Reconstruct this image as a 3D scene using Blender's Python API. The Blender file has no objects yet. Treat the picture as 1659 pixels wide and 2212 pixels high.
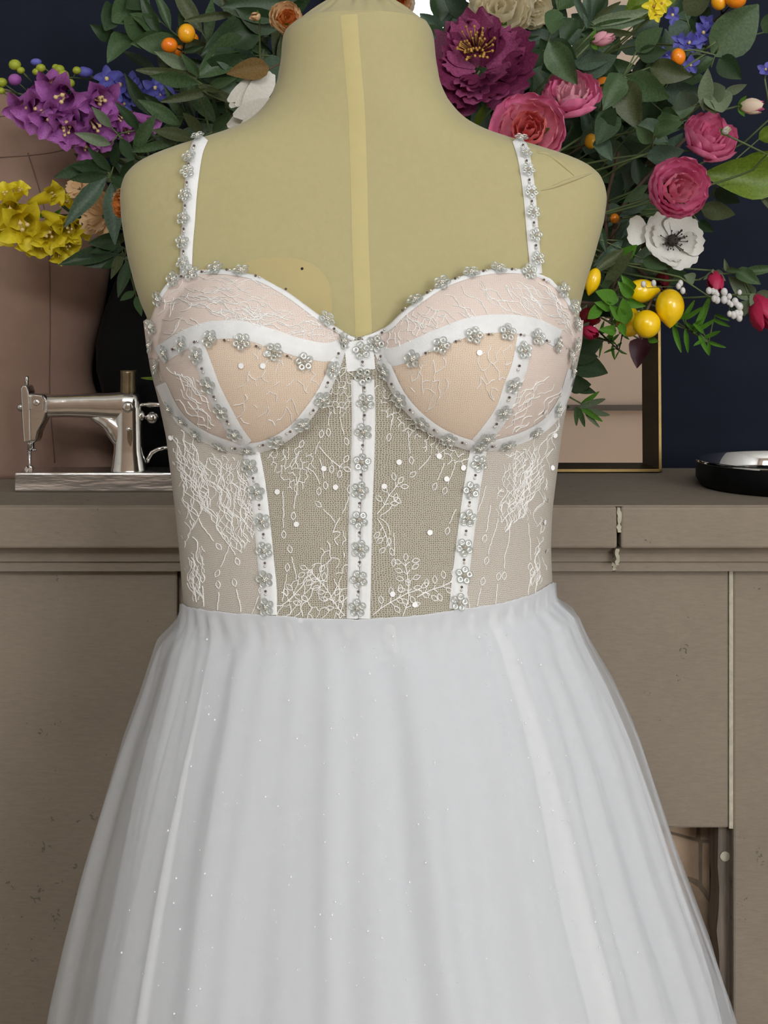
import bpy, bmesh, math, random
import numpy as np
from mathutils import Vector, Matrix
from mathutils.bvhtree import BVHTree

random.seed(7)
SC = bpy.context.scene
COL = SC.collection

# ------------------------------------------------------------------ camera
F, CX, HY, CZ = 2900.0, 829.5, 700.0, 1.28      # focal length in px, principal column, horizon row, eye height
cam_data = bpy.data.cameras.new('camera')
cam = bpy.data.objects.new('camera', cam_data)
COL.objects.link(cam)
cam.location = (0, 0, CZ)
cam.rotation_euler = (math.pi / 2, 0, 0)
cam_data.sensor_width = 36.0
cam_data.lens = F / 2212.0 * 36.0
cam_data.shift_y = -(1106.0 - HY) / 2212.0
cam_data.clip_start = 0.02
SC.camera = cam

# ------------------------------------------------------------------ world, lights, exposure
world = bpy.data.worlds.new('world')
SC.world = world
world.use_nodes = True
world.node_tree.nodes['Background'].inputs[0].default_value = (0.75, 0.83, 1.0, 1)
world.node_tree.nodes['Background'].inputs[1].default_value = 0.6

def area_light(name, loc, rot, sx, sy, energy, color):
    l = bpy.data.lights.new(name, 'AREA')
    l.shape = 'RECTANGLE'; l.size = sx; l.size_y = sy; l.energy = energy; l.color = color
    o = bpy.data.objects.new(name, l); COL.objects.link(o)
    o.location = loc; o.rotation_euler = rot
    return o
# daylight coming in through the two windows of the wall behind the camera (the mirror shows glare of the high one)
area_light('window_daylight_offscreen', (2.3, -3.21, 2.0), (math.pi / 2, 0, 0), 1.7, 2.0, 125, (0.95, 0.98, 1.0))
area_light('high_window_daylight_offscreen', (-0.4, -3.21, 3.25), (math.pi / 2, 0, 0), 1.9, 0.6, 74, (0.97, 0.99, 1.0))
SC.view_settings.view_transform = 'Standard'
SC.view_settings.look = 'None'
SC.view_settings.gamma = 1.0
SC.view_settings.use_curve_mapping = False
SC.view_settings.exposure = -0.16
SC.cycles.use_denoising = True
SC.cycles.max_bounces = 5
SC.cycles.diffuse_bounces = 3
SC.cycles.glossy_bounces = 3
SC.cycles.transmission_bounces = 2
SC.cycles.caustics_reflective = False
SC.cycles.caustics_refractive = False
SC.cycles.use_adaptive_sampling = True
SC.cycles.adaptive_threshold = 0.06
SC.cycles.adaptive_min_samples = 10
SC.cycles.transparent_max_bounces = 24
SC.cycles.sample_clamp_indirect = 6.0

# ------------------------------------------------------------------ helpers
def P(px, py, d):
    return Vector(((px - CX) / F * d, d, CZ - (py - HY) / F * d))
def proj(v):
    return (CX + v[0] / v[1] * F, HY - (v[2] - CZ) / v[1] * F)
def lin(c):
    r = []
    for v in c:
        v /= 255.0
        r.append(v / 12.92 if v <= 0.04045 else ((v + 0.055) / 1.055) ** 2.4)
    return (r[0], r[1], r[2], 1.0)

WM = {}
def world_of(o):
    return WM.get(o.name, Matrix.Identity(4)) if o else Matrix.Identity(4)
def link(name, data, parent=None, M=None):
    o = bpy.data.objects.new(name, data)
    COL.objects.link(o)
    M = M if M is not None else Matrix.Identity(4)
    WM[o.name] = M
    if parent:
        o.parent = parent
        o.matrix_parent_inverse = world_of(parent).inverted_safe()
    o.matrix_basis = M
    if data is not None and parent is not None: registry_hook(o, M)
    return o
REG = []; REG_LO = np.zeros((8000, 3)); REG_HI = np.zeros((8000, 3)); PLANTS = set()
def root_of(o):
    while o.parent: o = o.parent
    return o.name
def register(rn, V, Fc):
    n = len(REG)
    a = np.array([tuple(v) for v in V])
    REG_LO[n] = a.min(0); REG_HI[n] = a.max(0)
    REG.append((rn, BVHTree.FromPolygons(V, Fc)))
def registry_hook(o, M):
    if root_of(o) in PLANTS:
        register(root_of(o), [M @ v.co for v in o.data.vertices], [tuple(p.vertices) for p in o.data.polygons])
def hits(rn, V, Fc):
    a = np.array([tuple(v) for v in V]); lo, hi = a.min(0), a.max(0); n = len(REG)
    idx = np.nonzero(np.all(REG_LO[:n] <= hi, 1) & np.all(REG_HI[:n] >= lo, 1))[0]
    idx = [i for i in idx if REG[i][0] != rn]
    if not idx: return 0
    b = BVHTree.FromPolygons(V, Fc)
    return sum(len(b.overlap(REG[i][1])) for i in idx)
def thing(name, loc, label, cat, group=None):
    o = link(name, None, None, Matrix.Translation(loc))
    o.empty_display_size = 0.02
    o['label'] = label; o['category'] = cat
    if group: o['group'] = group
    return o
def tag(o, label=None, cat=None, group=None, kind=None):
    if label: o['label'] = label
    if cat: o['category'] = cat
    if group: o['group'] = group
    if kind: o['kind'] = kind
    return o
def mesh_data(name, verts, faces, mat, smooth=True):
    me = bpy.data.meshes.new(name)
    me.from_pydata([tuple(v) for v in verts], [], faces)
    if smooth:
        me.polygons.foreach_set('use_smooth', [True] * len(me.polygons))
    if mat: me.materials.append(mat)
    me.update()
    return me
def part(name, verts, faces, mat, parent=None, smooth=True, label=None, kind=None, M=None):
    o = link(name, mesh_data(name, verts, faces, mat, smooth), parent, M)
    if label: o['label'] = label
    if kind: o['kind'] = kind
    return o

class MB:
    """collects shapes into one mesh"""
    def __init__(s): s.v = []; s.f = []
    def add(s, v, f):
        n = len(s.v); s.v += [tuple(p) for p in v]; s.f += [tuple(i + n for i in q) for q in f]
    def box(s, x0, x1, y0, y1, z0, z1):
        s.add([(x0,y0,z0),(x1,y0,z0),(x1,y1,z0),(x0,y1,z0),(x0,y0,z1),(x1,y0,z1),(x1,y1,z1),(x0,y1,z1)],
              [(0,3,2,1),(4,5,6,7),(0,1,5,4),(1,2,6,5),(2,3,7,6),(3,0,4,7)])
    def tube(s, pts, r, n=6, cap=True):
        pts = [Vector(p) for p in pts]
        rs = r if isinstance(r, (list, tuple)) else [r] * len(pts)
        V = []; Fc = []
        up = None
        for i, p in enumerate(pts):
            t = (pts[min(i + 1, len(pts) - 1)] - pts[max(i - 1, 0)])
            t = t.normalized() if t.length > 1e-9 else Vector((0, 0, 1))
            if up is None:
                up = t.orthogonal().normalized()
            up = (up - t * up.dot(t))
            up = up.normalized() if up.length > 1e-6 else t.orthogonal().normalized()
            b = t.cross(up)
            rr = rs[i]
            ra, rb = rr if isinstance(rr, tuple) else (rr, rr)
            for k in range(n):
                a = 2 * math.pi * k / n
                V.append(p + up * (math.cos(a) * ra) + b * (math.sin(a) * rb))
        for i in range(len(pts) - 1):
            for k in range(n):
                k2 = (k + 1) % n
                Fc.append((i*n+k, i*n+k2, (i+1)*n+k2, (i+1)*n+k))
        if cap:
            Fc.append(tuple(range(n - 1, -1, -1)))
            Fc.append(tuple((len(pts) - 1) * n + k for k in range(n)))
        s.add(V, Fc)
    def lathe(s, prof, M=None, n=20, cap=True):
        """prof: list of (r, h) around local Z"""
        V = []; Fc = []
        for r, h in prof:
            for k in range(n):
                a = 2 * math.pi * k / n
                V.append(Vector((r * math.cos(a), r * math.sin(a), h)))
        for i in range(len(prof) - 1):
            for k in range(n):
                k2 = (k + 1) % n
                Fc.append((i*n+k, i*n+k2, (i+1)*n+k2, (i+1)*n+k))
        if cap:
            Fc.append(tuple(range(n - 1, -1, -1)))
            Fc.append(tuple((len(prof) - 1) * n + k for k in range(n)))
        if M is not None: V = [M @ v for v in V]
        s.add(V, Fc)
    def ball(s, c, r, n=10, m=6, sc=(1, 1, 1), M=None):
        prof = []
        V = []; Fc = []
        for i in range(m + 1):
            a = math.pi * i / m
            for k in range(n):
                b = 2 * math.pi * k / n
                V.append(Vector((r*sc[0]*math.sin(a)*math.cos(b), r*sc[1]*math.sin(a)*math.sin(b), -r*sc[2]*math.cos(a))))
        for i in range(m):
            for k in range(n):
                k2 = (k + 1) % n
                Fc.append((i*n+k, i*n+k2, (i+1)*n+k2, (i+1)*n+k))
        if M is not None: V = [M @ v for v in V]
        c = Vector(c)
        s.add([v + c for v in V], Fc)
    def prism(s, poly, y0, y1):
        """poly: list of (x, z); extruded along y"""
        n = len(poly)
        V = [(x, y0, z) for x, z in poly] + [(x, y1, z) for x, z in poly]
        Fc = [tuple(range(n)), tuple(range(2*n - 1, n - 1, -1))]
        for k in range(n):
            k2 = (k + 1) % n
            Fc.append((k, k + n, k2 + n, k2))
        s.add(V, Fc)
    def make(s, name, mat, parent=None, smooth=True, label=None, kind=None, bevel=0, seg=2, M=None):
        o = part(name, s.v, s.f, mat, parent, smooth, label, kind, M)
        if bevel:
            m = o.modifiers.new('bevel', 'BEVEL'); m.width = bevel; m.segments = seg; m.limit_method = 'ANGLE'
            m.harden_normals = False
        if smooth and bevel:
            pass
        return o
def boxpart(name, x0, x1, y0, y1, z0, z1, mat, parent=None, bevel=0.002, **k):
    b = MB(); b.box(x0, x1, y0, y1, z0, z1)
    return b.make(name, mat, parent, smooth=False, bevel=bevel, **k)

def spline(pts, step):
    """Catmull-Rom through 2D or 3D points, resampled at about `step`"""
    p = [Vector(q) for q in pts]
    if len(p) < 3:
        n = max(1, int((p[-1] - p[0]).length / step))
        return [p[0].lerp(p[-1], i / n) for i in range(n + 1)]
    out = []
    for i in range(len(p) - 1):
        a = p[i - 1] if i else p[0] * 2 - p[1]
        b, c = p[i], p[i + 1]
        d = p[i + 2] if i + 2 < len(p) else p[-1] * 2 - p[-2]
        n = max(1, int((c - b).length / step))
        for k in range(n):
            t = k / n
            out.append(0.5 * ((2*b) + (c - a)*t + (2*a - 5*b + 4*c - d)*t*t + (3*b - a - 3*c + d)*t**3))
    out.append(p[-1])
    return out

# ------------------------------------------------------------------ materials
def nodes_of(name):
    m = bpy.data.materials.new(name); m.use_nodes = True
    nt = m.node_tree
    return m, nt, nt.nodes['Principled BSDF']
def ramp(nt, fac, stops):
    r = nt.nodes.new('ShaderNodeValToRGB')
    while len(r.color_ramp.elements) < len(stops): r.color_ramp.elements.new(0.5)
    for e, (p, c) in zip(r.color_ramp.elements, stops):
        e.position = p; e.color = c
    nt.links.new(fac, r.inputs[0])
    return r.outputs[0]
def coords(nt, kind='Object', scale=(1, 1, 1)):
    t = nt.nodes.new('ShaderNodeTexCoord')
    m = nt.nodes.new('ShaderNodeMapping'); m.inputs['Scale'].default_value = scale
    nt.links.new(t.outputs[kind], m.inputs[0])
    return m.outputs[0]
def noise(nt, scale, detail=4, rough=0.55, vec=None):
    n = nt.nodes.new('ShaderNodeTexNoise')
    n.inputs['Scale'].default_value = scale; n.inputs['Detail'].default_value = detail
    n.inputs['Roughness'].default_value = rough
    if vec is not None: nt.links.new(vec, n.inputs['Vector'])
    return n.outputs['Fac']
def mixc(nt, fac, a, b, mode='MIX'):
    m = nt.nodes.new('ShaderNodeMix'); m.data_type = 'RGBA'; m.blend_type = mode
    def put(sock, v):
        if hasattr(v, 'node'): nt.links.new(v, sock)
        else: sock.default_value = v
    put(m.inputs[0], fac); put(m.inputs[6], a); put(m.inputs[7], b)
    return m.outputs[2]
def bump(nt, bsdf, h, strength=0.3, dist=0.002):
    b = nt.nodes.new('ShaderNodeBump'); b.inputs['Strength'].default_value = strength; b.inputs['Distance'].default_value = dist
    nt.links.new(h, b.inputs['Height']); nt.links.new(b.outputs[0], bsdf.inputs['Normal'])
def mat(name, rgb, rough=0.6, var=0.12, scale=40, metal=0.0, bmp=0.0, bscale=None, sheen=0, coat=0, trans=0, spec=0.5, stretch=(1, 1, 1), rgb2=None, bdist=0.002):
    m, nt, b = nodes_of(name)
    c = lin(rgb)
    lo = lin(rgb2) if rgb2 else tuple(v * (1 - var) for v in c[:3]) + (1,)
    hi = c if rgb2 else tuple(min(1, v * (1 + var)) for v in c[:3]) + (1,)
    v = coords(nt, 'Object', stretch)
    n = noise(nt, scale, vec=v)
    col = ramp(nt, n, [(0.3, lo), (0.7, hi)])
    nt.links.new(col, b.inputs['Base Color'])
    b.inputs['Roughness'].default_value = rough
    b.inputs['Metallic'].default_value = metal
    b.inputs['Specular IOR Level'].default_value = spec
    if sheen: b.inputs['Sheen Weight'].default_value = sheen
    if coat: b.inputs['Coat Weight'].default_value = coat; b.inputs['Coat Roughness'].default_value = 0.1
    if bmp:
        bump(nt, b, noise(nt, bscale or scale * 3, vec=v), bmp, bdist)
    if trans:
        t = nt.nodes.new('ShaderNodeBsdfTranslucent'); nt.links.new(col, t.inputs[0])
        mx = nt.nodes.new('ShaderNodeMixShader'); mx.inputs[0].default_value = trans
        nt.links.new(b.outputs[0], mx.inputs[1]); nt.links.new(t.outputs[0], mx.inputs[2])
        nt.links.new(mx.outputs[0], nt.nodes['Material Output'].inputs[0])
    return m

def stone_mat(name, rgb, dark=0.72):
    m, nt, b = nodes_of(name)
    c = lin(rgb); d = tuple(v * dark for v in c[:3]) + (1,)
    v = coords(nt, 'Object')
    n1 = noise(nt, 4, 6, 0.6, v)
    col = ramp(nt, n1, [(0.3, d), (0.7, c)])
    vs = coords(nt, 'Object', (1, 1, 4))
    n2 = noise(nt, 60, 5, 0.7, vs)
    col = mixc(nt, 0.35, col, ramp(nt, n2, [(0.3, d), (0.7, tuple(x * 1.15 for x in c[:3]) + (1,))]))
    vo = nt.nodes.new('ShaderNodeTexVoronoi'); vo.inputs['Scale'].default_value = 42
    wn = nt.nodes.new('ShaderNodeTexNoise'); wn.inputs['Scale'].default_value = 160; nt.links.new(v, wn.inputs['Vector'])
    wv = nt.nodes.new('ShaderNodeMix'); wv.data_type = 'VECTOR'; wv.inputs[0].default_value = 0.03
    nt.links.new(v, wv.inputs[4]); nt.links.new(wn.outputs['Color'], wv.inputs[5]); nt.links.new(wv.outputs[1], vo.inputs['Vector'])
    n3 = noise(nt, 9, 2, 0.5, v)
    sub = nt.nodes.new('ShaderNodeMath'); sub.operation = 'MULTIPLY_ADD'
    nt.links.new(n3, sub.inputs[0]); sub.inputs[1].default_value = 0.75; sub.inputs[2].default_value = -0.34
    less = nt.nodes.new('ShaderNodeMath'); less.operation = 'LESS_THAN'
    nt.links.new(vo.outputs['Distance'], less.inputs[0]); nt.links.new(sub.outputs[0], less.inputs[1])
    col = mixc(nt, less.outputs[0], col, tuple(x * 0.5 for x in c[:3]) + (1,))
    nt.links.new(col, b.inputs['Base Color'])
    b.inputs['Roughness'].default_value = 0.85
    bump(nt, b, n2, 0.25, 0.002)
    return m

def net_mat(name, cell, line, scale, edge=0.12, rough=0.8):
    """flat woven net: pale threads over a plain cloth"""
    m, nt, b = nodes_of(name)
    v = coords(nt, 'UV')
    vo = nt.nodes.new('ShaderNodeTexVoronoi'); vo.voronoi_dimensions = '2D'; vo.feature = 'DISTANCE_TO_EDGE'
    vo.inputs['Scale'].default_value = scale; vo.inputs['Randomness'].default_value = 0.6
    nt.links.new(v, vo.inputs['Vector'])
    f = ramp(nt, vo.outputs['Distance'], [(edge * 0.5, (1, 1, 1, 1)), (edge * 1.4, (0, 0, 0, 1))])
    n = noise(nt, 14, 3, 0.5, v)
    base = mixc(nt, n, tuple(x * 0.86 for x in lin(cell)[:3]) + (1,), tuple(min(1, x * 1.1) for x in lin(cell)[:3]) + (1,))
    nt.links.new(mixc(nt, f, base, lin(line)), b.inputs['Base Color'])
    b.inputs['Roughness'].default_value = rough
    b.inputs['Specular IOR Level'].default_value = 0.2
    bump(nt, b, f, 0.2, 0.0004)
    return m

def sheer_mat(name, rgb, opacity, scale=900):
    m, nt, b = nodes_of(name)
    v = coords(nt, 'Object')
    n = noise(nt, 60, 4, 0.6, v)
    col = ramp(nt, n, [(0.3, tuple(x * 0.985 for x in lin(rgb)[:3]) + (1,)), (0.7, lin(rgb))])
    nt.links.new(col, b.inputs['Base Color']); b.inputs['Roughness'].default_value = 0.75
    tl = nt.nodes.new('ShaderNodeBsdfTranslucent'); nt.links.new(col, tl.inputs[0])
    m1 = nt.nodes.new('ShaderNodeMixShader'); m1.inputs[0].default_value = 0.35
    nt.links.new(b.outputs[0], m1.inputs[1]); nt.links.new(tl.outputs[0], m1.inputs[2])
    tr = nt.nodes.new('ShaderNodeBsdfTransparent')
    m2 = nt.nodes.new('ShaderNodeMixShader')
    o = nt.nodes.new('ShaderNodeMath'); o.operation = 'MULTIPLY_ADD'
    n2 = noise(nt, 25, 3, 0.5, v)
    nt.links.new(n2, o.inputs[0]); o.inputs[1].default_value = 0.03; o.inputs[2].default_value = opacity - 0.015
    nt.links.new(o.outputs[0], m2.inputs[0])
    nt.links.new(tr.outputs[0], m2.inputs[1]); nt.links.new(m1.outputs[0], m2.inputs[2])
    nt.links.new(m2.outputs[0], nt.nodes['Material Output'].inputs[0])
    return m

MT = {
 'navy': mat('navy_paint', (20, 25, 40), 0.8, 0.08, 20, bmp=0.05, bscale=200, spec=0.2),
 'pinkwall': mat('pink_plaster', (244, 220, 202), 0.8, 0.03, 3),
 'white': mat('white_paint', (225, 223, 218), 0.6, 0.04, 8),
 'rail': mat('grey_rail_paint', (120, 112, 106), 0.5, 0.05, 8),
 'floor': mat('pale_oak_floor', (176, 158, 138), 0.45, 0.15, 6, stretch=(1, 8, 1)),
 'stone': stone_mat('limestone', (150, 137, 121)),
 'mortar': mat('lime_mortar', (190, 182, 162), 0.9, 0.15, 120, bmp=0.3),
 'brick': mat('fire_brick', (190, 164, 138), 0.9, 0.2, 25, bmp=0.4),
 'brick_mortar': mat('brick_mortar', (150, 132, 112), 0.9, 0.2, 60),
 'soot': mat('soot', (58, 46, 38), 0.95, 0.25, 12),
 'post': mat('weathered_wood', (120, 108, 96), 0.85, 0.3, 30, stretch=(4, 4, 0.4), bmp=0.4),
 'jersey': mat('cream_jersey', (182, 172, 128), 0.9, 0.02, 160, bmp=0.15, bscale=1400, sheen=0.25, spec=0.1),
 'tape': mat('cream_tape', (196, 182, 128), 0.85, 0.03, 60),
 'pad': mat('cream_pad', (190, 174, 124), 0.9, 0.03, 30),
 'black': mat('black_plastic', (16, 16, 18), 0.4, 0.1, 30),
 'tulle_c': net_mat('nude_net', (146, 136, 116), (206, 202, 190), 600, 0.12),
 'tulle_s': net_mat('pale_nude_net', (178, 168, 154), (216, 210, 202), 620, 0.13),
 'cup_lo': net_mat('peach_net', (222, 197, 172), (236, 221, 206), 640, 0.10),
 'cup_up': net_mat('blush_net', (228, 208, 197), (238, 226, 218), 640, 0.10),
 'cup_sd': net_mat('blush_side_net', (224, 204, 192), (236, 226, 218), 640, 0.11),
 'satin': mat('white_satin', (236, 236, 235), 0.6, 0.04, 90, bmp=0.1, bscale=500, sheen=0.2),
 'lace': mat('lace_thread', (250, 248, 244), 0.6, 0.02, 50),
 'sequin': mat('clear_sequin', (158, 163, 154), 0.12, 0.12, 300, metal=0.25, coat=0.6),
 'white_sequin': mat('white_sequin', (252, 252, 252), 0.35, 0.02, 300),
 'crystal': mat('silver_crystal', (240, 236, 226), 0.1, 0.1, 300, metal=0.85),
 'bead': mat('smoky_bead', (112, 92, 84), 0.15, 0.3, 300, metal=0.4),
 'skirt': mat('white_underskirt', (229, 230, 231), 0.75, 0.01, 60, sheen=0.2),
 'tulle1': sheer_mat('sheer_tulle', (237, 239, 243), 0.30),
 'tulle2': sheer_mat('sheer_glitter_tulle', (236, 238, 242), 0.26),
 'silver': mat('polished_silver', (228, 226, 222), 0.12, 0.05, 30, metal=1.0, bmp=0.15, bscale=22, bdist=0.004),
 'silver_rough': mat('hammered_silver', (234, 232, 230), 0.24, 0.04, 20, metal=1.0, bmp=0.55, bscale=24, stretch=(0.28, 1, 1.8), bdist=0.006),
 'bronze': mat('antique_bronze', (132, 116, 90), 0.35, 0.2, 80, metal=0.8),
 'mauve': mat('mauve_linen', (150, 121, 106), 0.9, 0.06, 30, bmp=0.25, bscale=900),
 'mauve_seam': mat('mauve_seam', (122, 96, 85), 0.9, 0.07, 60),
 'blackpot': mat('matte_black_ceramic', (7, 7, 8), 0.6, 0.1, 20, spec=0.15),
 'gold': mat('brushed_gold', (140, 116, 72), 0.42, 0.1, 60, metal=0.9),
 'bronze_dark': mat('dark_bronze', (52, 42, 26), 0.4, 0.15, 40, metal=0.5),
 'chrome': mat('chrome', (220, 220, 220), 0.04, 0.02, 30, metal=1.0),
}
m_, nt, b = nodes_of('clear_sequin')
b.inputs['Base Color'].default_value = lin((206, 210, 204)); b.inputs['Roughness'].default_value = 0.12; b.inputs['Metallic'].default_value = 0.35
b.inputs['Coat Weight'].default_value = 0.5
n_ = noise(nt, 400, 2, 0.5, coords(nt)); nt.links.new(ramp(nt, n_, [(0.3, lin((172, 178, 170))), (0.7, lin((226, 228, 222)))]), b.inputs['Base Color'])
tr_ = nt.nodes.new('ShaderNodeBsdfTransparent'); mx_ = nt.nodes.new('ShaderNodeMixShader'); mx_.inputs[0].default_value = 0.72
nt.links.new(tr_.outputs[0], mx_.inputs[1]); nt.links.new(b.outputs[0], mx_.inputs[2]); nt.links.new(mx_.outputs[0], nt.nodes['Material Output'].inputs[0])
MT['sequin'] = m_
mm, nt, b = nodes_of('mirror_glass')
b.inputs['Base Color'].default_value = (0.9, 0.9, 0.9, 1); b.inputs['Metallic'].default_value = 1; b.inputs['Roughness'].default_value = 0.0
MT['mirror'] = mm
# petals and leaves
def fmat(n, rgb, rgb2=None, rough=0.6, trans=0.2, scale=30, coat=0):
    MT[n] = mat(n, rgb, rough, 0.15, scale, trans=trans, rgb2=rgb2, coat=coat, bmp=0.1, bscale=160)
fmat('leaf_dark', (60, 84, 50), (38, 58, 34), 0.45, 0.15)
fmat('leaf_mid', (86, 112, 70), (58, 82, 50), 0.45, 0.2)
fmat('leaf_blue', (92, 114, 92), (64, 86, 68), 0.5, 0.2)
fmat('leaf_sage', (134, 148, 116), (104, 120, 92), 0.6, 0.2)
fmat('leaf_lime', (124, 148, 44), (90, 118, 30), 0.45, 0.25)
fmat('leaf_fresh', (104, 158, 52), (72, 124, 36), 0.4, 0.25)
fmat('leaf_olive', (92, 100, 62), (62, 72, 44), 0.5, 0.2)
fmat('leaf_brown', (138, 110, 56), (106, 80, 40), 0.6, 0.2)
fmat('leaf_plum', (78, 34, 44), (54, 22, 30), 0.5, 0.15)
fmat('stem_green', (86, 100, 58), None, 0.6, 0)
fmat('stem_brown', (84, 66, 50), None, 0.7, 0)
fmat('pink', (252, 158, 196), (246, 118, 170), 0.55, 0.2)
fmat('pink_in', (255, 176, 194), (250, 146, 178), 0.55, 0.2)
fmat('pink_pale', (252, 206, 210), (246, 160, 188), 0.55, 0.25)
fmat('coral', (255, 168, 158), (248, 132, 142), 0.55, 0.25)
fmat('crimson', (208, 50, 96), (172, 28, 66), 0.45, 0.2)
fmat('deep_red', (140, 16, 30), (96, 10, 22), 0.45, 0.2)
fmat('burgundy', (136, 48, 92), (96, 24, 60), 0.6, 0.2)
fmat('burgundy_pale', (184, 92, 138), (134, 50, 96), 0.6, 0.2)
fmat('cream', (255, 250, 230), (255, 240, 202), 0.55, 0.4)
fmat('ivory', (244, 240, 230), (232, 226, 212), 0.55, 0.2)
fmat('snow', (246, 244, 238), (230, 228, 216), 0.5, 0.15)
fmat('peach', (250, 220, 176), (240, 196, 140), 0.6, 0.25)
fmat('apricot', (240, 164, 92), (222, 130, 60), 0.55, 0.25)
fmat('purple', (206, 128, 204), (172, 92, 176), 0.55, 0.3)
fmat('violet', (128, 126, 214), (92, 92, 184), 0.55, 0.3)
fmat('yellow', (255, 240, 70), (246, 222, 30), 0.5, 0.3)
fmat('bud_lime', (196, 204, 66), (150, 164, 44), 0.5, 0.2)
fmat('throat', (240, 214, 150), None, 0.6, 0.1)
fmat('stamen', (196, 150, 70), (120, 84, 40), 0.7, 0)
fmat('anemone_eye', (70, 62, 54), (40, 34, 32), 0.8, 0)
fmat('lemon', (255, 214, 10), (250, 196, 0), 0.28, 0, 60, coat=0.5)
fmat('kumquat', (250, 150, 20), (240, 120, 10), 0.3, 0, 60, coat=0.3)
fmat('kumquat_pale', (250, 184, 30), (244, 160, 16), 0.3, 0, 60, coat=0.3)
fmat('pearl', (232, 230, 226), (206, 202, 198), 0.3, 0.1, 60)

# ------------------------------------------------------------------ room shell
XL, XR, YB, YF, ZT = -3.0, 3.9, 1.955, -3.2, 3.9
def wallbox(name, x0, x1, y0, y1, z0, z1, m):
    return tag(boxpart(name, x0, x1, y0, y1, z0, z1, m, bevel=0), kind='structure')
wallbox('floor', XL, XR, YF, YB, -0.1, 0.0, MT['floor'])
wallbox('ceiling', XL, XR, YF, YB, ZT, ZT + 0.1, MT['white'])
wallbox('wall_left', XL - 0.1, XL, YF, YB, 0, ZT, MT['white'])
wallbox('wall_right', XR, XR + 0.1, YF, YB, 0, ZT, MT['white'])
wallbox('wall_back', XL, XR, YB, YB + .1, 0, ZT, MT['navy'])
# wall behind the camera with two window openings
w = MB()
W1 = (1.4, 3.2, 0.95, 3.05); W2 = (-1.4, 0.6, 2.9, 3.6)  # unseen left part of the high window added for softer light on the left
w.box(XL, W2[0], YF - 0.1, YF, 0, ZT); w.box(W2[0], W2[1], YF - 0.1, YF, 0, W2[2]); w.box(W2[0], W2[1], YF - 0.1, YF, W2[3], ZT)
w.box(W2[1], W1[0], YF - 0.1, YF, 0, ZT); w.box(W1[0], W1[1], YF - 0.1, YF, 0, W1[2]); w.box(W1[0], W1[1], YF - 0.1, YF, W1[3], ZT)
w.box(W1[1], XR, YF - 0.1, YF, 0, ZT)
tag(w.make('wall_front', MT['pinkwall'], smooth=False), kind='structure')
for i, q in enumerate((W1, W2)):
    w = MB(); t = 0.05
    w.box(q[0], q[1], YF - 0.08, YF + 0.02, q[2], q[2] + t); w.box(q[0], q[1], YF - 0.08, YF + 0.02, q[3] - t, q[3])
    w.box(q[0], q[0] + t, YF - 0.08, YF + 0.02, q[2], q[3]); w.box(q[1] - t, q[1], YF - 0.08, YF + 0.02, q[2], q[3])
    tag(w.make('window_%d' % (i + 1), MT['white'], smooth=False), kind='structure')
wallbox('trim_1', XL, XR, YF, YF + 0.025, 1.185, 1.215, MT['rail'])

# ------------------------------------------------------------------ fireplace
DB, DS, SH = 1.60, 1.55, 1.069           # depth of the blocks, depth of the shelf edge, shelf height
fire = thing('fireplace', (0.08, DB, 0), 'grey-brown limestone fireplace with moulded mantelpiece behind the white gown', 'fireplace')
def zx(py, d): return CZ - (py - HY) / F * d
def xx(px, d): return (px - CX) / F * d
Z_BAND, Z_COVE, Z_FIL = zx(1185, DS), zx(1214, 1.575), zx(1232, 1.59)
XA, XB = -1.05, 1.22
xj = xx(1337, DS)
boxpart('mantel_slab', XA, xj - 0.002, DS, YB - .003, Z_BAND, SH, MT['stone'], fire, 0.003)
boxpart('mantel_slab', xj + 0.002, XB, DS, YB - .003, Z_BAND, SH, MT['stone'], fire, 0.003)
boxpart('mantel_top', XA + 0.002, XB - 0.002, DS + 0.003, YB - .003, SH, SH + 0.0015, MT['stone'], fire, 0, label='flat top face of the mantel shelf')
def moulding(x0, x1, name):
    b = MB(); prof = []
    for i in range(7):
        a = math.pi / 2 * i / 6
        prof.append((1.560 + 0.018 * math.sin(a), Z_BAND - (Z_BAND - Z_COVE) * (1 - math.cos(a))))
    prof += [(1.584, Z_COVE - 0.001), (1.584, Z_FIL), (YB - .003, Z_FIL), (YB - .003, Z_BAND)]
    n = len(prof)
    V = [(x0, y, z) for y, z in prof] + [(x1, y, z) for y, z in prof]
    Fc = [(k, (k + 1) % n, (k + 1) % n + n, k + n) for k in range(n)] + [tuple(range(n - 1, -1, -1)), tuple(range(n, 2 * n))]
    b.add(V, Fc)
    b.make(name, MT['stone'], fire, smooth=False)
moulding(XA + 0.03, xj - 0.002, 'cornice_moulding'); moulding(xj + 0.002, XB - 0.03, 'cornice_moulding')
# pale mortar in the shelf joint
for (za, zb_, yf_) in ((SH - .001, zx(1150, DS), DS - .0005), (Z_BAND - .002, Z_COVE - .001, 1.5605), (Z_COVE - .001, Z_FIL + .001, 1.5835)):
    b = MB(); rnd = random.Random(int(za * 1000)); nn = 9
    Lp, Rp = [], []
    for k in range(nn + 1):
        z = za + (zb_ - za) * k / nn
        Lp.append((xj - rnd.uniform(.0008, .0032), z)); Rp.append((xj + rnd.uniform(.0008, .0032), z))
    b.prism((Lp + Rp[::-1]), yf_, yf_ + .03)
    b.make('mortar_joint', MT['mortar'], fire, smooth=False)
xl, xr = xx(388, DB), xx(1582, DB)
zl = zx(1790, DB)
boxpart('stone_block', XA + 0.06, xl - 0.003, DB, YB - .003, 0, Z_FIL, MT['stone'], fire, 0.003)
boxpart('stone_block', xl + 0.001, xr - 0.004, DB + 0.001, YB - 0.2, zl, Z_FIL, MT['stone'], fire, 0.003)
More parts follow.
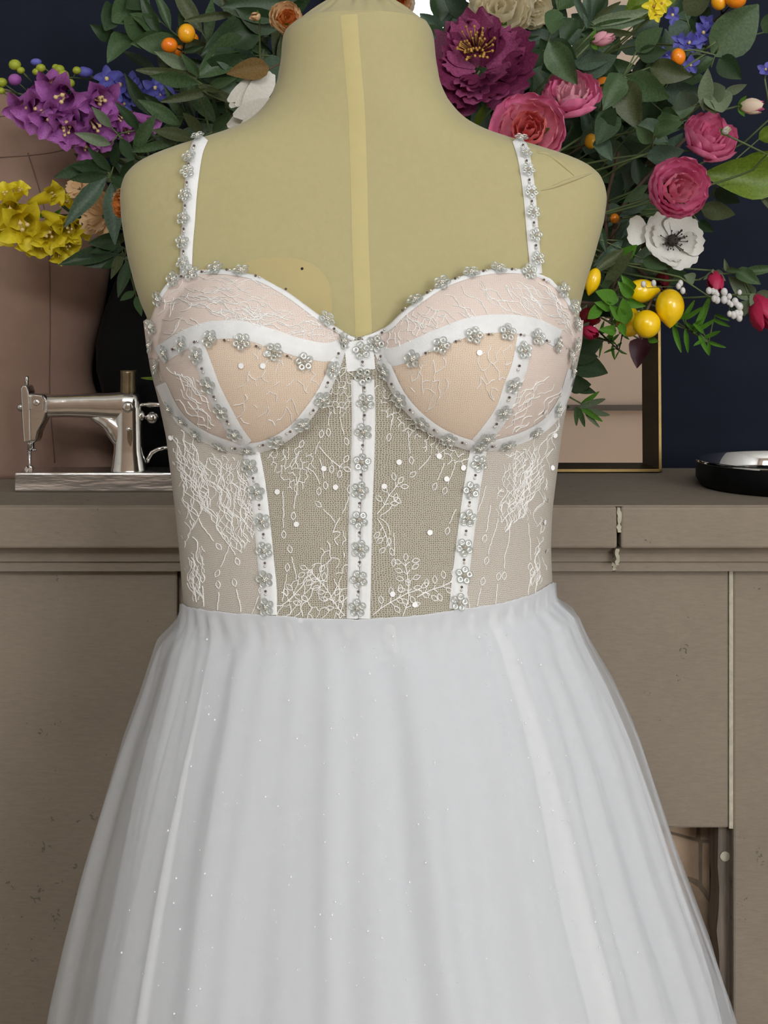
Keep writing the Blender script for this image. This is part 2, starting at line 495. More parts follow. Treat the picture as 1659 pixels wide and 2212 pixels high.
boxpart('stone_block', xr + 0.001, XB - 0.06, DB, YB - .003, 0, Z_FIL, MT['stone'], fire, 0.003)
boxpart('mortar_joint', xr - 0.004, xr + 0.001, DB - 0.0006, DB + 0.05, zl, Z_FIL, MT['mortar'], fire, 0.0005)
boxpart('mortar_joint', xl - 0.003, xl + 0.001, DB + 0.014, DB + 0.05, zl, Z_FIL, MT['brick_mortar'], fire, 0)
# firebox
b = MB()
b.box(xl, xr, YB - .014, YB - .004, 0, zl + 0.04); b.box(xl - .002, xl + 0.004, DB + 0.06, YB - .012, 0, zl); b.box(xr - 0.004, xr + .002, DB + 0.06, YB - .012, 0, zl)
b.make('firebox_lining', MT['soot'], fire, smooth=False)
xp0, xp1 = xx(1549, 1.63), xx(1578, 1.63)
b = MB(); sl = []
n = 26
for i in range(n + 1):
    z = zl * i / n
    wob = 0.0012 * math.sin(i * 1.7) + 0.001 * math.sin(i * 4.1)
    sl.append((xp0 - .0015 + wob, z))
poly = sl + [(xp1, zl), (xp1, 0)]
b.prism([(x, z) for x, z in poly], 1.618, 1.66)
b.make('upright_post', MT['post'], fire, smooth=False, label='weathered grey upright strip beside the firebox opening')
b = MB(); b.lathe([(0.0065, 0), (0.006, 0.0008), (0.005, 0.0012)], Matrix.Translation(P(1566, 1850, 1.6175)) @ Matrix.Rotation(math.pi / 2, 4, 'X'), 12)
b.make('bolt_head', MT['mortar'], fire)
bd = 1.69
rb = random.Random(5)
for poly in ([(1400,1776),(1506,1776),(1506,1813),(1455,1800),(1400,1782)], [(1514,1776),(1640,1776),(1640,1822),(1514,1818)],
             [(1400,1790),(1512,1822),(1513,1908),(1495,1900),(1400,1876)], [(1519,1824),(1640,1828),(1640,2006),(1548,1962),(1518,1914)],
             [(1400,1886),(1494,1908),(1512,1920),(1546,1968),(1640,2016),(1640,2120),(1400,2120)]):
    b = MB(); dd = bd + rb.uniform(-0.006, 0.006)
    b.prism([(xx(x, bd), zx(y, bd)) for x, y in poly][::-1], dd, bd + 0.06)
    b.make('brick', MT['brick'], fire, smooth=False, bevel=0.002)
bx_end = xx(1396, bd); bw_, bh_ = .105, .062
bme = MB(); bme.box(-bw_ / 2 + .003, bw_ / 2 - .003, 0, .05, -bh_ / 2 + .003, bh_ / 2 - .003)
brick_me = mesh_data('brick', bme.v, bme.f, MT['brick'], smooth=False)
for r_ in range(10):
    for c_ in range(6):
        cx_ = bx_end - bw_ * (c_ + .5) - (bw_ / 2 if r_ % 2 else 0); cz_ = zl + .01 - bh_ * (r_ + .5)
        if cx_ - bw_ / 2 < xl + .01 or cz_ - bh_ / 2 < 0: continue
        link('brick', brick_me, fire, Matrix.Translation((cx_, bd + rb.uniform(-.003, .003), cz_)))
b = MB(); b.box(xl + .012, bx_end, bd + .006, bd + .07, .03, zl + .015)
b.make('mortar_bed', MT['brick_mortar'], fire, smooth=False)
b = MB(); b.prism([(xx(x, bd), zx(y, bd)) for x, y in [(1395,1770),(1644,1770),(1644,2125),(1395,2125)]][::-1], bd + 0.006, bd + 0.07)
b.make('mortar_bed', MT['brick_mortar'], fire, smooth=False)

# ------------------------------------------------------------------ dress form body
YC = 1.21
SIL = [(28,640,922),(52,640,922),(60,622,931),(72,613,936),(88,609,939),(130,606,943),(180,597,952),(215,582,968),(245,558,992),(265,533,1016),(285,488,1056),
       (300,440,1102),(315,388,1152),(330,345,1204),(345,310,1246),(360,288,1275),(380,270,1297),(405,262,1307),(430,260,1311),(480,264,1304),
       (550,276,1284),(620,294,1262),(660,308,1252),(690,322,1249),(740,328,1246),(800,338,1233),(860,354,1216),(940,371,1202),(1020,381,1192),
       (1100,391,1182),(1180,399,1179),(1250,405,1182),(1300,409,1186),(1345,412,1184),(1375,424,1172),(1420,440,1156),(1600,470,1126),(1800,490,1106)]
DEP = [(28,.050,.050),(70,.056,.058),(180,.058,.062),(245,.060,.070),(285,.060,.078),(330,.062,.085),(400,.070,.095),(480,.079,.10),(560,.088,.105),
       (660,.098,.105),(760,.102,.10),(900,.100,.095),(1050,.100,.09),(1200,.104,.09),(1335,.110,.095),(1370,.104,.09),(1420,.096,.085),(1500,.09,.08),(1800,.08,.08)]
ROWS = np.concatenate([np.arange(52, 440, 3.0), np.arange(440, 1800, 8.0)])
def gsm(y, x, sig):
    out = np.zeros_like(y)
    for i in range(len(x)):
        w = np.exp(-0.5 * ((x - x[i]) / sig) ** 2); out[i] = (w * y).sum() / w.sum()
    return out
yy = np.arange(28, 1801, 2.0)
def tab(T, k, sig=6):
    a = np.array(T, float)
    return gsm(np.interp(yy, a[:, 0], a[:, k]), yy, sig)
tL, tR, tF, tB = tab(SIL, 1), tab(SIL, 2), tab(DEP, 1, 14), tab(DEP, 2, 14)
def section(py):
    L, R, bf, bb = (np.interp(py, yy, t) for t in (tL, tR, tF, tB))
    return xx((L + R) / 2, YC), (R - L) / 2 / F * YC, bf, bb
def torso_pt(th, py, off=0.0):
    cx, a, bf, bb = section(py)
    n = min(1.0, max(0.0, (py - 200) / 160.0)); n = 2.05 + 0.3 * n * n * (3 - 2 * n)
    s, c = math.sin(th), math.cos(th)
    e = 2.0 / n
    sx = math.copysign(abs(s) ** e, s); cy = abs(c) ** e
    y = YC - (bf + off) * cy if c > 0 else YC + (bb + off) * cy
    return Vector((cx + (a + off) * sx, y, zx(py, YC)))
NT = 120
tv, tf = [], []
for py in ROWS:
    for k in range(NT):
        tv.append(torso_pt(2 * math.pi * k / NT, py, -0.0005))
for i in range(len(ROWS) - 1):
    for k in range(NT):
        k2 = (k + 1) % NT
        tf.append((i*NT+k, (i+1)*NT+k, (i+1)*NT+k2, i*NT+k2))
nb = (len(ROWS) - 1) * NT
tf.append(tuple(nb + k for k in range(NT)))
form = thing('dress_form', (section(1000)[0], YC, 0), 'cream jersey covered dress form torso wearing the white gown', 'dress form')
part('torso', tv, tf, MT['jersey'], form)
torso_bvh = BVHTree.FromPolygons(tv, tf)
# gathered cap over the neck
cxn, an, bn, _ = section(52)
zc = zx(52, YC)
cv, cf = [], []
NR, NA = 14, 144
rp = random.Random(11)
ph = [rp.uniform(0, 6.28) for _ in range(4)]
for i in range(NR + 1):
    t = i / NR
    for k in range(NA):
        a = 2 * math.pi * k / NA
        rr = 1 - t * 0.86
        pl = 0.0026 * min(1, t * 1.4) * (math.sin(17 * a + ph[0]) + 0.6 * math.sin(29 * a + ph[1]) + 0.4 * math.sin(11 * a + ph[2]))
        z = zc + 0.026 * (1 - (1 - t) ** 1.6) - 0.0012 + pl
        cv.append((cxn + an * rr * math.sin(a), YC - bn * rr * math.cos(a), z))
for i in range(NR):
    for k in range(NA):
        k2 = (k + 1) % NA
        cf.append((i*NA+k, i*NA+k2, (i+1)*NA+k2, (i+1)*NA+k))
cf.append(tuple(NR * NA + k for k in range(NA)))
part('neck_cap', cv, cf, MT['jersey'], form, label='gathered jersey over the neck top')
b = MB(); b.lathe([(0.013, 0), (0.013, 0.006), (0.008, 0.009), (0.008, 0.02), (0.012, 0.024), (0.012, 0.036), (0.006, 0.042)], Matrix.Translation((cxn, YC, zc + 0.021)), 20)
b.make('neck_knob', MT['black'], form, label='black knob on the neck')
CAM = Vector((0, 0, CZ))
def cast(bvh, px, py):
    d = (P(px, py, 1.0) - CAM).normalized()
    loc, nrm, i, dist = bvh.ray_cast(CAM, d)
    if loc is None: return None
    if nrm.dot(d) > 0: nrm = -nrm
    return loc, nrm
def ribbon(name, pts, width, bvh, mt, parent, off=0.001, across=5, step=7, label=None, kind=None, mb=None):
    pl = spline([(p[0], p[1], 0) for p in pts], step)
    V, Fc, rows = [], [], 0
    for i, p in enumerate(pl):
        t = pl[min(i + 1, len(pl) - 1)] - pl[max(i - 1, 0)]
        t.normalize(); nn = Vector((-t.y, t.x, 0))
        wd = width if not callable(width) else width(i / max(1, len(pl) - 1))
        row = []
        for j in range(across):
            s = (j / (across - 1) - 0.5)
            q = p + nn * (s * wd)
            h = cast(bvh, q.x, q.y)
            for f_ in (.6, .3, 0):      # at the free edge of the cloth the band stops at the edge
                if h is not None: break
                h = cast(bvh, p.x + nn.x * s * wd * f_, p.y + nn.y * s * wd * f_)
            if h is None:
                row = None; break
            o = off if 0 < j < across - 1 else off * 0.25
            row.append(h[0] + h[1] * o)
        if row is None: continue
        V += row; rows += 1
    for i in range(rows - 1):
        for j in range(across - 1):
            a = i * across + j
            if (V[a] - V[a + across]).length > 0.03: continue
            Fc.append((a, a + 1, a + across + 1, a + across))
    if mb is not None:
        mb.add(V, Fc); return None
    return part(name, V, Fc, mt, parent, label=label, kind=kind)
ribbon('centre_tape', [(754,32),(758,90),(764,160),(770,240),(773,320),(776,420),(778,520),(782,620),(786,740),(788,820)], 36, torso_bvh, MT['tape'], form, 0.0007, label='pale vertical tape down the chest')
b = MB()
# round pale pad showing beside the left cup
for (cxp, cyp, rx, ry) in ((600, 660, 118, 104),):
    V, Fc = [], []
    c0 = cast(torso_bvh, cxp, cyp); V.append(c0[0] + c0[1] * 0.0008)
    for ri in range(1, 9):
        for k in range(48):
            a = 2 * math.pi * k / 48; f = ri / 8
            h = cast(torso_bvh, cxp + f * rx * math.copysign(abs(math.cos(a)) ** .8, math.cos(a)), cyp + f * ry * math.copysign(abs(math.sin(a)) ** .8, math.sin(a)))
            V.append(h[0] + h[1] * 0.0007)
    Fc = [(0, k + 1, (k + 1) % 48 + 1) for k in range(48)]
    for ri in range(7):
        for k in range(48):
            k2 = (k + 1) % 48
            Fc.append((1 + ri*48 + k, 1 + (ri+1)*48 + k, 1 + (ri+1)*48 + k2, 1 + ri*48 + k2))
    b.add(V, Fc)
b.make('bust_pad', MT['pad'], form, label='rounded yellowish pad above the cup')
h = cast(torso_bvh, 653, 581)
b = MB(); b.ball(h[0] + h[1] * 0.001, 0.0012, 8, 5); b.make('pin_head', MT['black'], form, label='tiny black pin head')
b = MB()
for pts in ([(1168,412),(1195,404),(1225,392),(1255,382),(1278,374)], [(1185,335),(1210,352),(1228,368),(1240,380)], [(1160,330),(1178,332),(1190,338)]):
    q = [cast(torso_bvh, p.x, p.y) for p in spline([(x, y, 0) for x, y in pts], 6)]
    q = [c[0] + c[1] * 0.0002 for c in q if c]
    n = len(q)
    b.tube(q, [0.0003 + 0.0016 * math.sin(math.pi * i / (n - 1)) for i in range(n)], 10)
b.make('jersey_crease', MT['jersey'], form, kind='stuff')
# stand under the gown
b = MB(); b.lathe([(0.02, 0.0), (0.02, 0.86)], Matrix.Translation((section(1000)[0], YC, 0.03)), 16); b.make('stand_pole', MT['black'], form)
b = MB(); b.lathe([(0.17, 0.0), (0.17, 0.02), (0.15, 0.035), (0.03, 0.045)], Matrix.Translation((section(1000)[0], YC, 0)), 32); b.make('stand_base', MT['black'], form)

# ------------------------------------------------------------------ gown: bodice surface
NECK = [(310,692),(325,690),(340,642),(365,607),(395,588),(440,581),(500,583),(560,597),(620,630),(680,674),(720,702),(748,719),(766,727),(785,728),(800,720),
        (840,702),(870,674),(910,642),(960,610),(1020,588),(1080,579),(1140,582),(1185,598),(1220,632),(1240,666),(1250,690),(1265,692)]
HEM = [(380,1296),(410,1312),(480,1323),(600,1332),(700,1337),(775,1339),(900,1330),(1000,1316),(1080,1304),(1150,1284),(1186,1262),(1210,1250)]
na, ha = np.array(NECK, float), np.array(HEM, float)
neck_y = lambda px: float(np.interp(px, na[:, 0], na[:, 1]))
hem_y = lambda px: float(np.interp(px, ha[:, 0], ha[:, 1]))
CUPS = [(Vector(P(537, 772, 1.12)), 0.082, 0.078), (Vector(P(1038, 770, 1.12)), 0.083, 0.078)]
def bodice_pt(th, py):
    p = torso_pt(th, py, 0.0035)
    if math.cos(th) > -0.1:
        for c, rx, rz in CUPS:
            r2 = ((p.x - c.x) / rx) ** 2 + ((p.z - c.z) / rz) ** 2
            if r2 < 1:
                f = (1 - r2)
                p = p + Vector((0.10 * (p.x - c.x) * f, -0.040 * f ** 0.85, 0))
    return p
NTB, NV = 300, 110
pys = np.arange(560, 1380, 2.0)
bv, bfaces, bpix, buv = [], [], [], []
tops, bots = [], []
for k in range(NTB):
    th = -math.pi + 2 * math.pi * (k + 0.5) / NTB
    if abs(th) < 1.62:
        top = bot = None
        for py in pys:
            x, y = proj(bodice_pt(th, py))
            if top is None and y >= neck_y(x): top = py
            if y <= hem_y(x): bot = py
        tops.append(top); bots.append(bot)
    else:
        tops.append(None); bots.append(None)
tl = [t for t in tops if t is not None][0]; bl = [t for t in bots if t is not None][0]
tr = [t for t in tops if t is not None][-1]; br = [t for t in bots if t is not None][-1]
for k in range(NTB):
    if tops[k] is None:
        f = (k / NTB + 0.5) % 1.0   # back run from right side (f small) to left side
        th = -math.pi + 2 * math.pi * (k + 0.5) / NTB
        f = (th % (2 * math.pi) - 1.62) / (2 * math.pi - 3.24)
        tops[k] = tr + (tl - tr) * f + 40 * math.sin(math.pi * f); bots[k] = br + (bl - br) * f
ta = np.array(tops, float)
for k in range(NTB):
    th = -math.pi + 2 * math.pi * (k + 0.5) / NTB
    for j in range(NV + 1):
        py = tops[k] + (bots[k] + 6 - tops[k]) * j / NV
        p = bodice_pt(th, py)
        bv.append(p); bpix.append(proj(p)); buv.append((th * .16, p.z))
for k in range(NTB):
    k2 = (k + 1) % NTB
    for j in range(NV):
        bfaces.append((k*(NV+1)+j, k*(NV+1)+j+1, k2*(NV+1)+j+1, k2*(NV+1)+j))
bod_bvh = BVHTree.FromPolygons(bv, bfaces)

def inside(poly, x, y):
    c = False; n = len(poly)
    for i in range(n):
        x1, y1 = poly[i]; x2, y2 = poly[i - 1]
        if (y1 > y) != (y2 > y) and x < (x2 - x1) * (y - y1) / (y2 - y1) + x1: c = not c
    return c
CUPL_LOW = [(330,775),(348,830),(372,880),(400,915),(440,942),(490,962),(540,969),(590,956),(635,927),(670,887),(700,842),(722,792),(736,750),(745,720)]
CUPR_LOW = [(808,725),(818,752),(838,802),(868,860),(912,908),(965,943),(1030,964),(1090,957),(1150,935),(1190,905),(1218,862),(1238,800),(1252,760)]
BANDL = [(332,790),(345,772),(400,738),(450,719),(520,717),(580,733),(640,753),(700,765),(736,758)]
BANDR = [(820,770),(850,775),(895,758),(955,732),(1020,709),(1090,703),(1155,712),(1205,735),(1250,775)]
SEAML = [(420,735),(445,800),(460,840),(485,890),(510,935),(530,962)]
SEAMR = [(1135,725),(1122,790),(1105,835),(1085,890),(1050,940),(1032,960)]
cupL = CUPL_LOW + [(745,560),(300,560),(300,775)]
cupR = CUPR_LOW + [(1290,760),(1290,560),(808,560)]
bl_a, br_a = np.array(BANDL, float), np.array(BANDR, float)
sl_a, sr_a = np.array(SEAML, float), np.array(SEAMR, float)
BONE_L = [(541,966),(555,1040),(565,1120),(573,1200),(580,1270),(581,1328)]
BONE_R = [(1035,962),(1020,1050),(1009,1130),(999,1210),(992,1270),(988,1316)]
BONE_C = [(776,735),(783,820),(785,900),(783,1000),(779,1100),(777,1200),(774,1336)]
bol, bor, boc = (np.array(t, float) for t in (BONE_L, BONE_R, BONE_C))
sets = {}
for f in bfaces:
    x = sum(bpix[i][0] for i in f) / 4; y = sum(bpix[i][1] for i in f) / 4
    depth = sum(bv[i].y for i in f) / 4
    if depth > YC - 0.004:
        key = ('back_panel', 0)
    elif inside(cupL, x, y):
        if y < np.interp(x, bl_a[:, 0], bl_a[:, 1]): key = ('upper_cup', 0)
        elif x < np.interp(y, sl_a[:, 1], sl_a[:, 0]): key = ('side_cup', 0)
        else: key = ('lower_cup', 0)
    elif inside(cupR, x, y):
        if y < np.interp(x, br_a[:, 0], br_a[:, 1]): key = ('upper_cup', 1)
        elif x > np.interp(y, sr_a[:, 1], sr_a[:, 0]): key = ('side_cup', 1)
        else: key = ('lower_cup', 1)
    else:
        if x < np.interp(y, boc[:, 1], boc[:, 0]):
            key = ('side_panel', 0) if x < np.interp(y, bol[:, 1], bol[:, 0]) else ('front_panel', 0)
        else:
            key = ('side_panel', 1) if x > np.interp(y, bor[:, 1], bor[:, 0]) else ('front_panel', 1)
    sets.setdefault(key, []).append(f)
gown = thing('wedding_gown', (section(1300)[0], YC, 0), 'white corset wedding gown with beaded sequin flowers and full tulle skirt', 'dress')
pm = {'back_panel': 'tulle_s', 'upper_cup': 'cup_up', 'side_cup': 'cup_sd', 'lower_cup': 'cup_lo', 'side_panel': 'tulle_s', 'front_panel': 'tulle_c'}
pl_ = {'upper_cup': 'blush upper cup with white lace', 'lower_cup': 'peach net lower cup', 'side_cup': 'blush side cup', 'front_panel': 'see-through taupe net panel', 'side_panel': 'pale net side panel', 'back_panel': 'pale net back panel'}
for key, fs in sets.items():
    ids = sorted({i for f in fs for i in f}); mp = {i: n for n, i in enumerate(ids)}
    o = part(key[0], [bv[i] for i in ids], [tuple(mp[i] for i in f) for f in fs], MT[pm[key[0]]], gown, label=pl_[key[0]])
    uvl = o.data.uv_layers.new(name='UVMap')
    fl = []
    for lp in o.data.loops: fl += buv[ids[lp.vertex_index]]
    uvl.data.foreach_set('uv', fl)
    so = o.modifiers.new('thickness', 'SOLIDIFY'); so.thickness = 0.0018; so.offset = -1

# satin bands, boning channels
def band(name, pts, w, off=0.0011, across=5, label=None):
    return ribbon(name, pts, w, bod_bvh, MT['satin'], gown, off, across, label=label)
band('cup_band', [(x, y - 4) for x, y in BANDL[1:]], 40); band('cup_band', [(x, y - 4) for x, y in BANDR[:-1]], 40)
band('cup_seam_band', SEAML, 34); band('cup_seam_band', SEAMR, 34)
band('underbust_band', CUPL_LOW[1:-1], 24, 0.0014); band('underbust_band', CUPR_LOW[1:-1], 24, 0.0014)
for pts, w in ((BONE_L, 36), (BONE_R, 36)):
    band('boning_channel', pts, w, 0.0018, 7)
band('centre_gore', [(772,728),(776,760),(780,800)], 62, 0.0009)
band('boning_channel', [(x - 13, y) for x, y in BONE_C[1:]], 25, 0.0018, 7); band('boning_channel', [(x + 13, y) for x, y in BONE_C[1:]], 25, 0.0018, 7)
band('neckline_binding', [(x, y + 6) for x, y in NECK[2:13]], 12, 0.0014); band('neckline_binding', [(x, y + 6) for x, y in NECK[13:25]], 12, 0.0014)
# straps over the shoulders
def strap(pts, w):
    return ribbon('shoulder_strap', pts, w, torso_bvh, MT['satin'], gown, 0.003, 5, 6)
strap([(436,299),(424,330),(416,380),(411,430),(408,480),(404,530),(402,596)], lambda t: 30 - 4 * t)
strap([(1120,303),(1130,335),(1138,380),(1144,430),(1148,480),(1152,530),(1158,592)], lambda t: 28 - 3 * t)

# ------------------------------------------------------------------ lace, all of it thread laid on the bodice
lace_r = random.Random(21)
def strand(mb, pts, r=0.00045, bvh=None):
    q = []
    for p in pts:
        h = cast(bvh or bod_bvh, p[0], p[1])
        if h is None or h[0].y > YC + 0.01: 
            if len(q) > 1: mb.tube(q, r, 4, False)
            q = []; continue
        if q and (h[0] - q[-1]).length > 0.02:
            if len(q) > 1: mb.tube(q, r, 4, False)
            q = []
        q.append(h[0] + h[1] * (r * 0.7 + 0.0001))
    if len(q) > 1: mb.tube(q, r, 4, False)
def lace_net(mb, poly, cell, ang=0.0, asp=1.5, drop=0.25, r=0.00042, jit=0.3):
    """irregular hexagonal lace ground inside a pixel polygon"""
    xs = [p[0] for p in poly]; ys = [p[1] for p in poly]
    cx, cy = (min(xs) + max(xs)) / 2, (min(ys) + max(ys)) / 2
    R = max(max(xs) - min(xs), max(ys) - min(ys)) * 0.75
    ca, sa = math.cos(ang), math.sin(ang)
    nodes = {}
    def node(i, j, s):
        k = (i, j, s)
        if k not in nodes:
            u = (i + 0.5 * (j % 2)) * cell * 1.0
            v = j * cell * 0.86 * asp + (0.29 * cell * asp if s else -0.29 * cell * asp)
            u += lace_r.uniform(-jit, jit) * cell; v += lace_r.uniform(-jit, jit) * cell * asp
            nodes[k] = (cx + u * ca - v * sa, cy + u * sa + v * ca)
        return nodes[k]
    n = int(R / cell) + 2
    for j in range(-n, n):
        for i in range(-n, n):
            A = node(i, j, 0); B = node(i, j, 1)
            E = [(A, B)]
            o = i if j % 2 == 0 else i + 1
            E.append((B, node(o - 1, j + 1, 0))); E.append((B, node(o, j + 1, 0)))
            for a, c in E:
                m = ((a[0] + c[0]) / 2, (a[1] + c[1]) / 2)
                if lace_r.random() < drop or not inside(poly, m[0], m[1]): continue
                L = math.hypot(c[0] - a[0], c[1] - a[1])
                k1 = lace_r.uniform(-.2, .2) * L
                nx, ny = -(c[1] - a[1]) / (L + 1e-6), (c[0] - a[0]) / (L + 1e-6)
                strand(mb, [a, (m[0] + nx * k1, m[1] + ny * k1), c], r * lace_r.uniform(.75, 1.25))
def tendril(mb, x, y, ang, L, curl=0.0, leaf=True, r=0.0005):
    pts = []; a = ang
    n = max(4, int(L / 6))
    for i in range(n + 1):
        pts.append((x + lace_r.uniform(-1, 1), y + lace_r.uniform(-1, 1)))
        x += math.cos(a) * L / n; y += math.sin(a) * L / n; a += curl / n + lace_r.uniform(-.12, .12)
    strand(mb, pts, r)
    if leaf:   # closed leaf loop at the end
        w = 5
        loop = [(x, y)]
        for i in range(1, 9):
            t = i / 8; d = 20 * math.sin(math.pi * t / 2) if t < .5 else 20 * math.sin(math.pi * t / 2)
            s = w * math.sin(2 * math.pi * t)
            d = 18 * (1 - abs(2 * t - 1))
            loop.append((x + math.cos(a) * d - math.sin(a) * s, y + math.sin(a) * d + math.cos(a) * s))
        strand(mb, loop, r)
def sprig(mb, x, y, ang, L, n=5, spread=1.0):
    """a stem with side leaves"""
    pts = []; a = ang
    for i in range(n + 1):
        pts.append((x, y))
        if i:
            for s in (-1, 1):
                if lace_r.random() < .75: tendril(mb, x, y, a + s * lace_r.uniform(.5, .9) * spread, lace_r.uniform(6, 14), s * .4)
        x += math.cos(a) * L / n; y += math.sin(a) * L / n; a += lace_r.uniform(-.25, .25)
    strand(mb, pts, 0.00055)
    tendril(mb, pts[-1][0], pts[-1][1], a, 8)
def wavy(mb, poly, ang, gap, L, amp=5, r=0.0004, keep=0.8):
    xs = [p[0] for p in poly]; ys = [p[1] for p in poly]
    x = min(xs)
    area = (max(xs) - min(xs)) * (max(ys) - min(ys))
    for _ in range(int(area / (gap * L))):
        x = lace_r.uniform(min(xs), max(xs)); y = lace_r.uniform(min(ys), max(ys))
        a = ang + lace_r.uniform(-.25, .25); ph = lace_r.uniform(0, 6); pts = []
        nx, ny = -math.sin(a), math.cos(a)
        l = L * lace_r.uniform(.5, 1.3)
        for i in range(int(l / 7) + 2):
            s = i * 7
            w = amp * math.sin(s * .11 + ph) + lace_r.uniform(-2, 2)
            q = (x + math.cos(a) * s + nx * w, y + math.sin(a) * s + ny * w)
            if not inside(poly, *q): break
            pts.append(q)
        if len(pts) > 2: strand(mb, pts, r * lace_r.uniform(.7, 1.3))
LN = []
def lace_part(): 
    m = MB(); LN.append(m); return m
m = lace_part()   # left side panel
polyA = [(372,965),(440,985),(520,985),(553,1075),(556,1150),(520,1200),(470,1150),(440,1100),(400,1180),(392,1090)]
wavy(m, polyA, 1.35, 4.2, 90, 7); wavy(m, [(362,880),(395,925),(470,965),(520,985),(470,1060),(400,1060),(376,980)], 1.2, 6, 70, 6, 0.00038); lace_net(m, [(455,985),(530,985),(556,1060),(548,1120),(500,1090)], 12, .3, 1.6, .3)
wavy(m, [(396,1150),(440,1170),(450,1230),(440,1300),(408,1300)], 1.4, 4, 60, 5); wavy(m, [(1182,1130),(1150,1160),(1140,1270),(1180,1262)], 1.7, 5, 60, 5)
for q in ((430,1120,1.2,60),(470,1140,1.1,70),(500,1170,1.9,60),(520,1110,1.6,50),(440,1310,-1.5,45),(470,1318,-1.4,40),(520,1322,-1.6,50),(545,1325,-1.3,40),(425,1300,-1.7,40)):
    tendril(m, *q)
m = lace_part()   # right side panel
polyH = [(1110,975),(1195,960),(1185,1050),(1180,1250),(1160,1140),(1130,1120),(1090,1150),(1062,1090),(1085,1030)]
wavy(m, polyH, 1.7, 4.2, 90, 7); wavy(m, [(1215,880),(1180,920),(1110,965),(1090,990),(1120,1060),(1185,1060),(1198,980)], 1.9, 6, 70, 6, 0.00038); lace_net(m, [(1100,970),(1150,970),(1130,1080),(1085,1110),(1070,1080)], 12, -.3, 1.6, .3)
for q in ((1060,1090,1.8,60),(1075,1120,1.7,80),(1100,1130,1.6,100),(1050,1050,1.9,60),(1140,1130,1.5,80),(1030,1310,-1.4,40),(1070,1305,-1.5,45),(1140,1285,-1.5,35),(1155,1280,-1.4,40),(1015,1315,-1.7,40)):
    tendril(m, *q)
m = lace_part()   # left front panel
lace_net(m, [(575,975),(640,965),(690,985),(665,1040),(640,1070),(600,1030)], 13, .2, 1.3, .28)
lace_net(m, [(600,1335),(606,1290),(650,1240),(700,1180),(725,1130),(745,1150),(750,1335)], 17, .35, 1.9, .18, 0.0005)
lace_net(m, [(690,850),(735,790),(765,760),(765,850),(745,900),(705,890)], 13, .1, 1.3, .3)
for q in ((640,1030,1.4,70),(660,1010,.3,50,1.4),(610,1060,1.5,80),(690,990,1.2,45),(630,1010,-1,40),(735,900,1.5,40),(715,890,1.9,30),(680,980,-1.3,30),(725,1130,-2.2,40),(740,1110,-1.2,40),(640,1250,-1.7,50),(610,1300,-1.4,60)):
    tendril(m, *q)
sprig(m, 745, 1330, -2.3, 120, 6); sprig(m, 605, 1310, -.6, 80, 4); sprig(m, 690, 965, .9, 60, 3)
m = lace_part()   # right front panel
lace_net(m, [(812,830),(850,850),(890,895),(960,950),(1015,985),(1000,1010),(940,990),(880,940),(830,900)], 15, .6, 1.2, .25)
for q in ((930,985,2.2,40),(960,1000,1.9,40),(880,930,1.4,50),(850,890,1.7,40),(820,1115,-.5,40,-.6),(820,1118,.6,45,.9),(850,1150,1.5,50),(985,1000,2.0,50),(985,1100,2.1,35)):
    tendril(m, *q)
sprig(m, 806, 1328, -.7, 110, 5); sprig(m, 870, 1330, -1.2, 110, 6); sprig(m, 900, 1290, -.5, 80, 4); sprig(m, 815, 1110, -.9, 70, 3); sprig(m, 815, 1120, 1.0, 60, 3)
m = lace_part()   # left cup
wavy(m, [(350,640),(420,595),(540,600),(640,650),(700,700),(640,735),(520,705),(400,725),(345,750)], .1, 6, 80, 5, 0.00038)
wavy(m, [(345,620),(400,600),(420,660),(380,740),(338,745)], -1.0, 9, 60, 4, 0.0004)
lace_net(m, [(470,670),(560,660),(570,710),(500,705)], 11, 0, 1.2, .3, .00036)
wavy(m, [(350,790),(425,790),(450,850),(490,930),(440,930),(380,880)], .9, 9, 70, 6, 0.0004)
lace_net(m, [(560,740),(690,790),(690,850),(640,900),(560,930),(500,900),(520,830)], 22, .2, 1.8, .4, .00036)
lace_net(m, [(620,690),(700,700),(735,720),(728,760),(660,740)], 12, .4, 1.2, .35, .00036)
m = lace_part()   # right cup
wavy(m, [(860,700),(940,640),(1060,595),(1170,600),(1230,660),(1240,730),(1150,695),(1040,690),(930,715)], .6, 6.5, 80, 5, 0.00038)
wavy(m, [(1050,600),(1170,605),(1230,670),(1240,740),(1190,715),(1110,650)], 1.0, 8, 60, 3, 0.0004)
lace_net(m, [(815,725),(850,690),(930,660),(970,680),(920,730),(850,765)], 14, .5, 1.4, .2, .00036)
lace_net(m, [(890,780),(960,770),(970,850),(930,900),(890,860)], 18, .2, 2.0, .35, .00036)
lace_net(m, [(1040,750),(1110,740),(1100,800),(1060,870),(1030,830)], 19, -.2, 1.8, .35, .00036)
wavy(m, [(1140,770),(1235,790),(1215,870),(1150,930),(1060,950),(1110,850)], 2.3, 10, 60, 6, 0.0004)
for m in LN:
    m.make('lace_motif', MT['lace'], gown, kind='stuff', label='white corded lace thread')

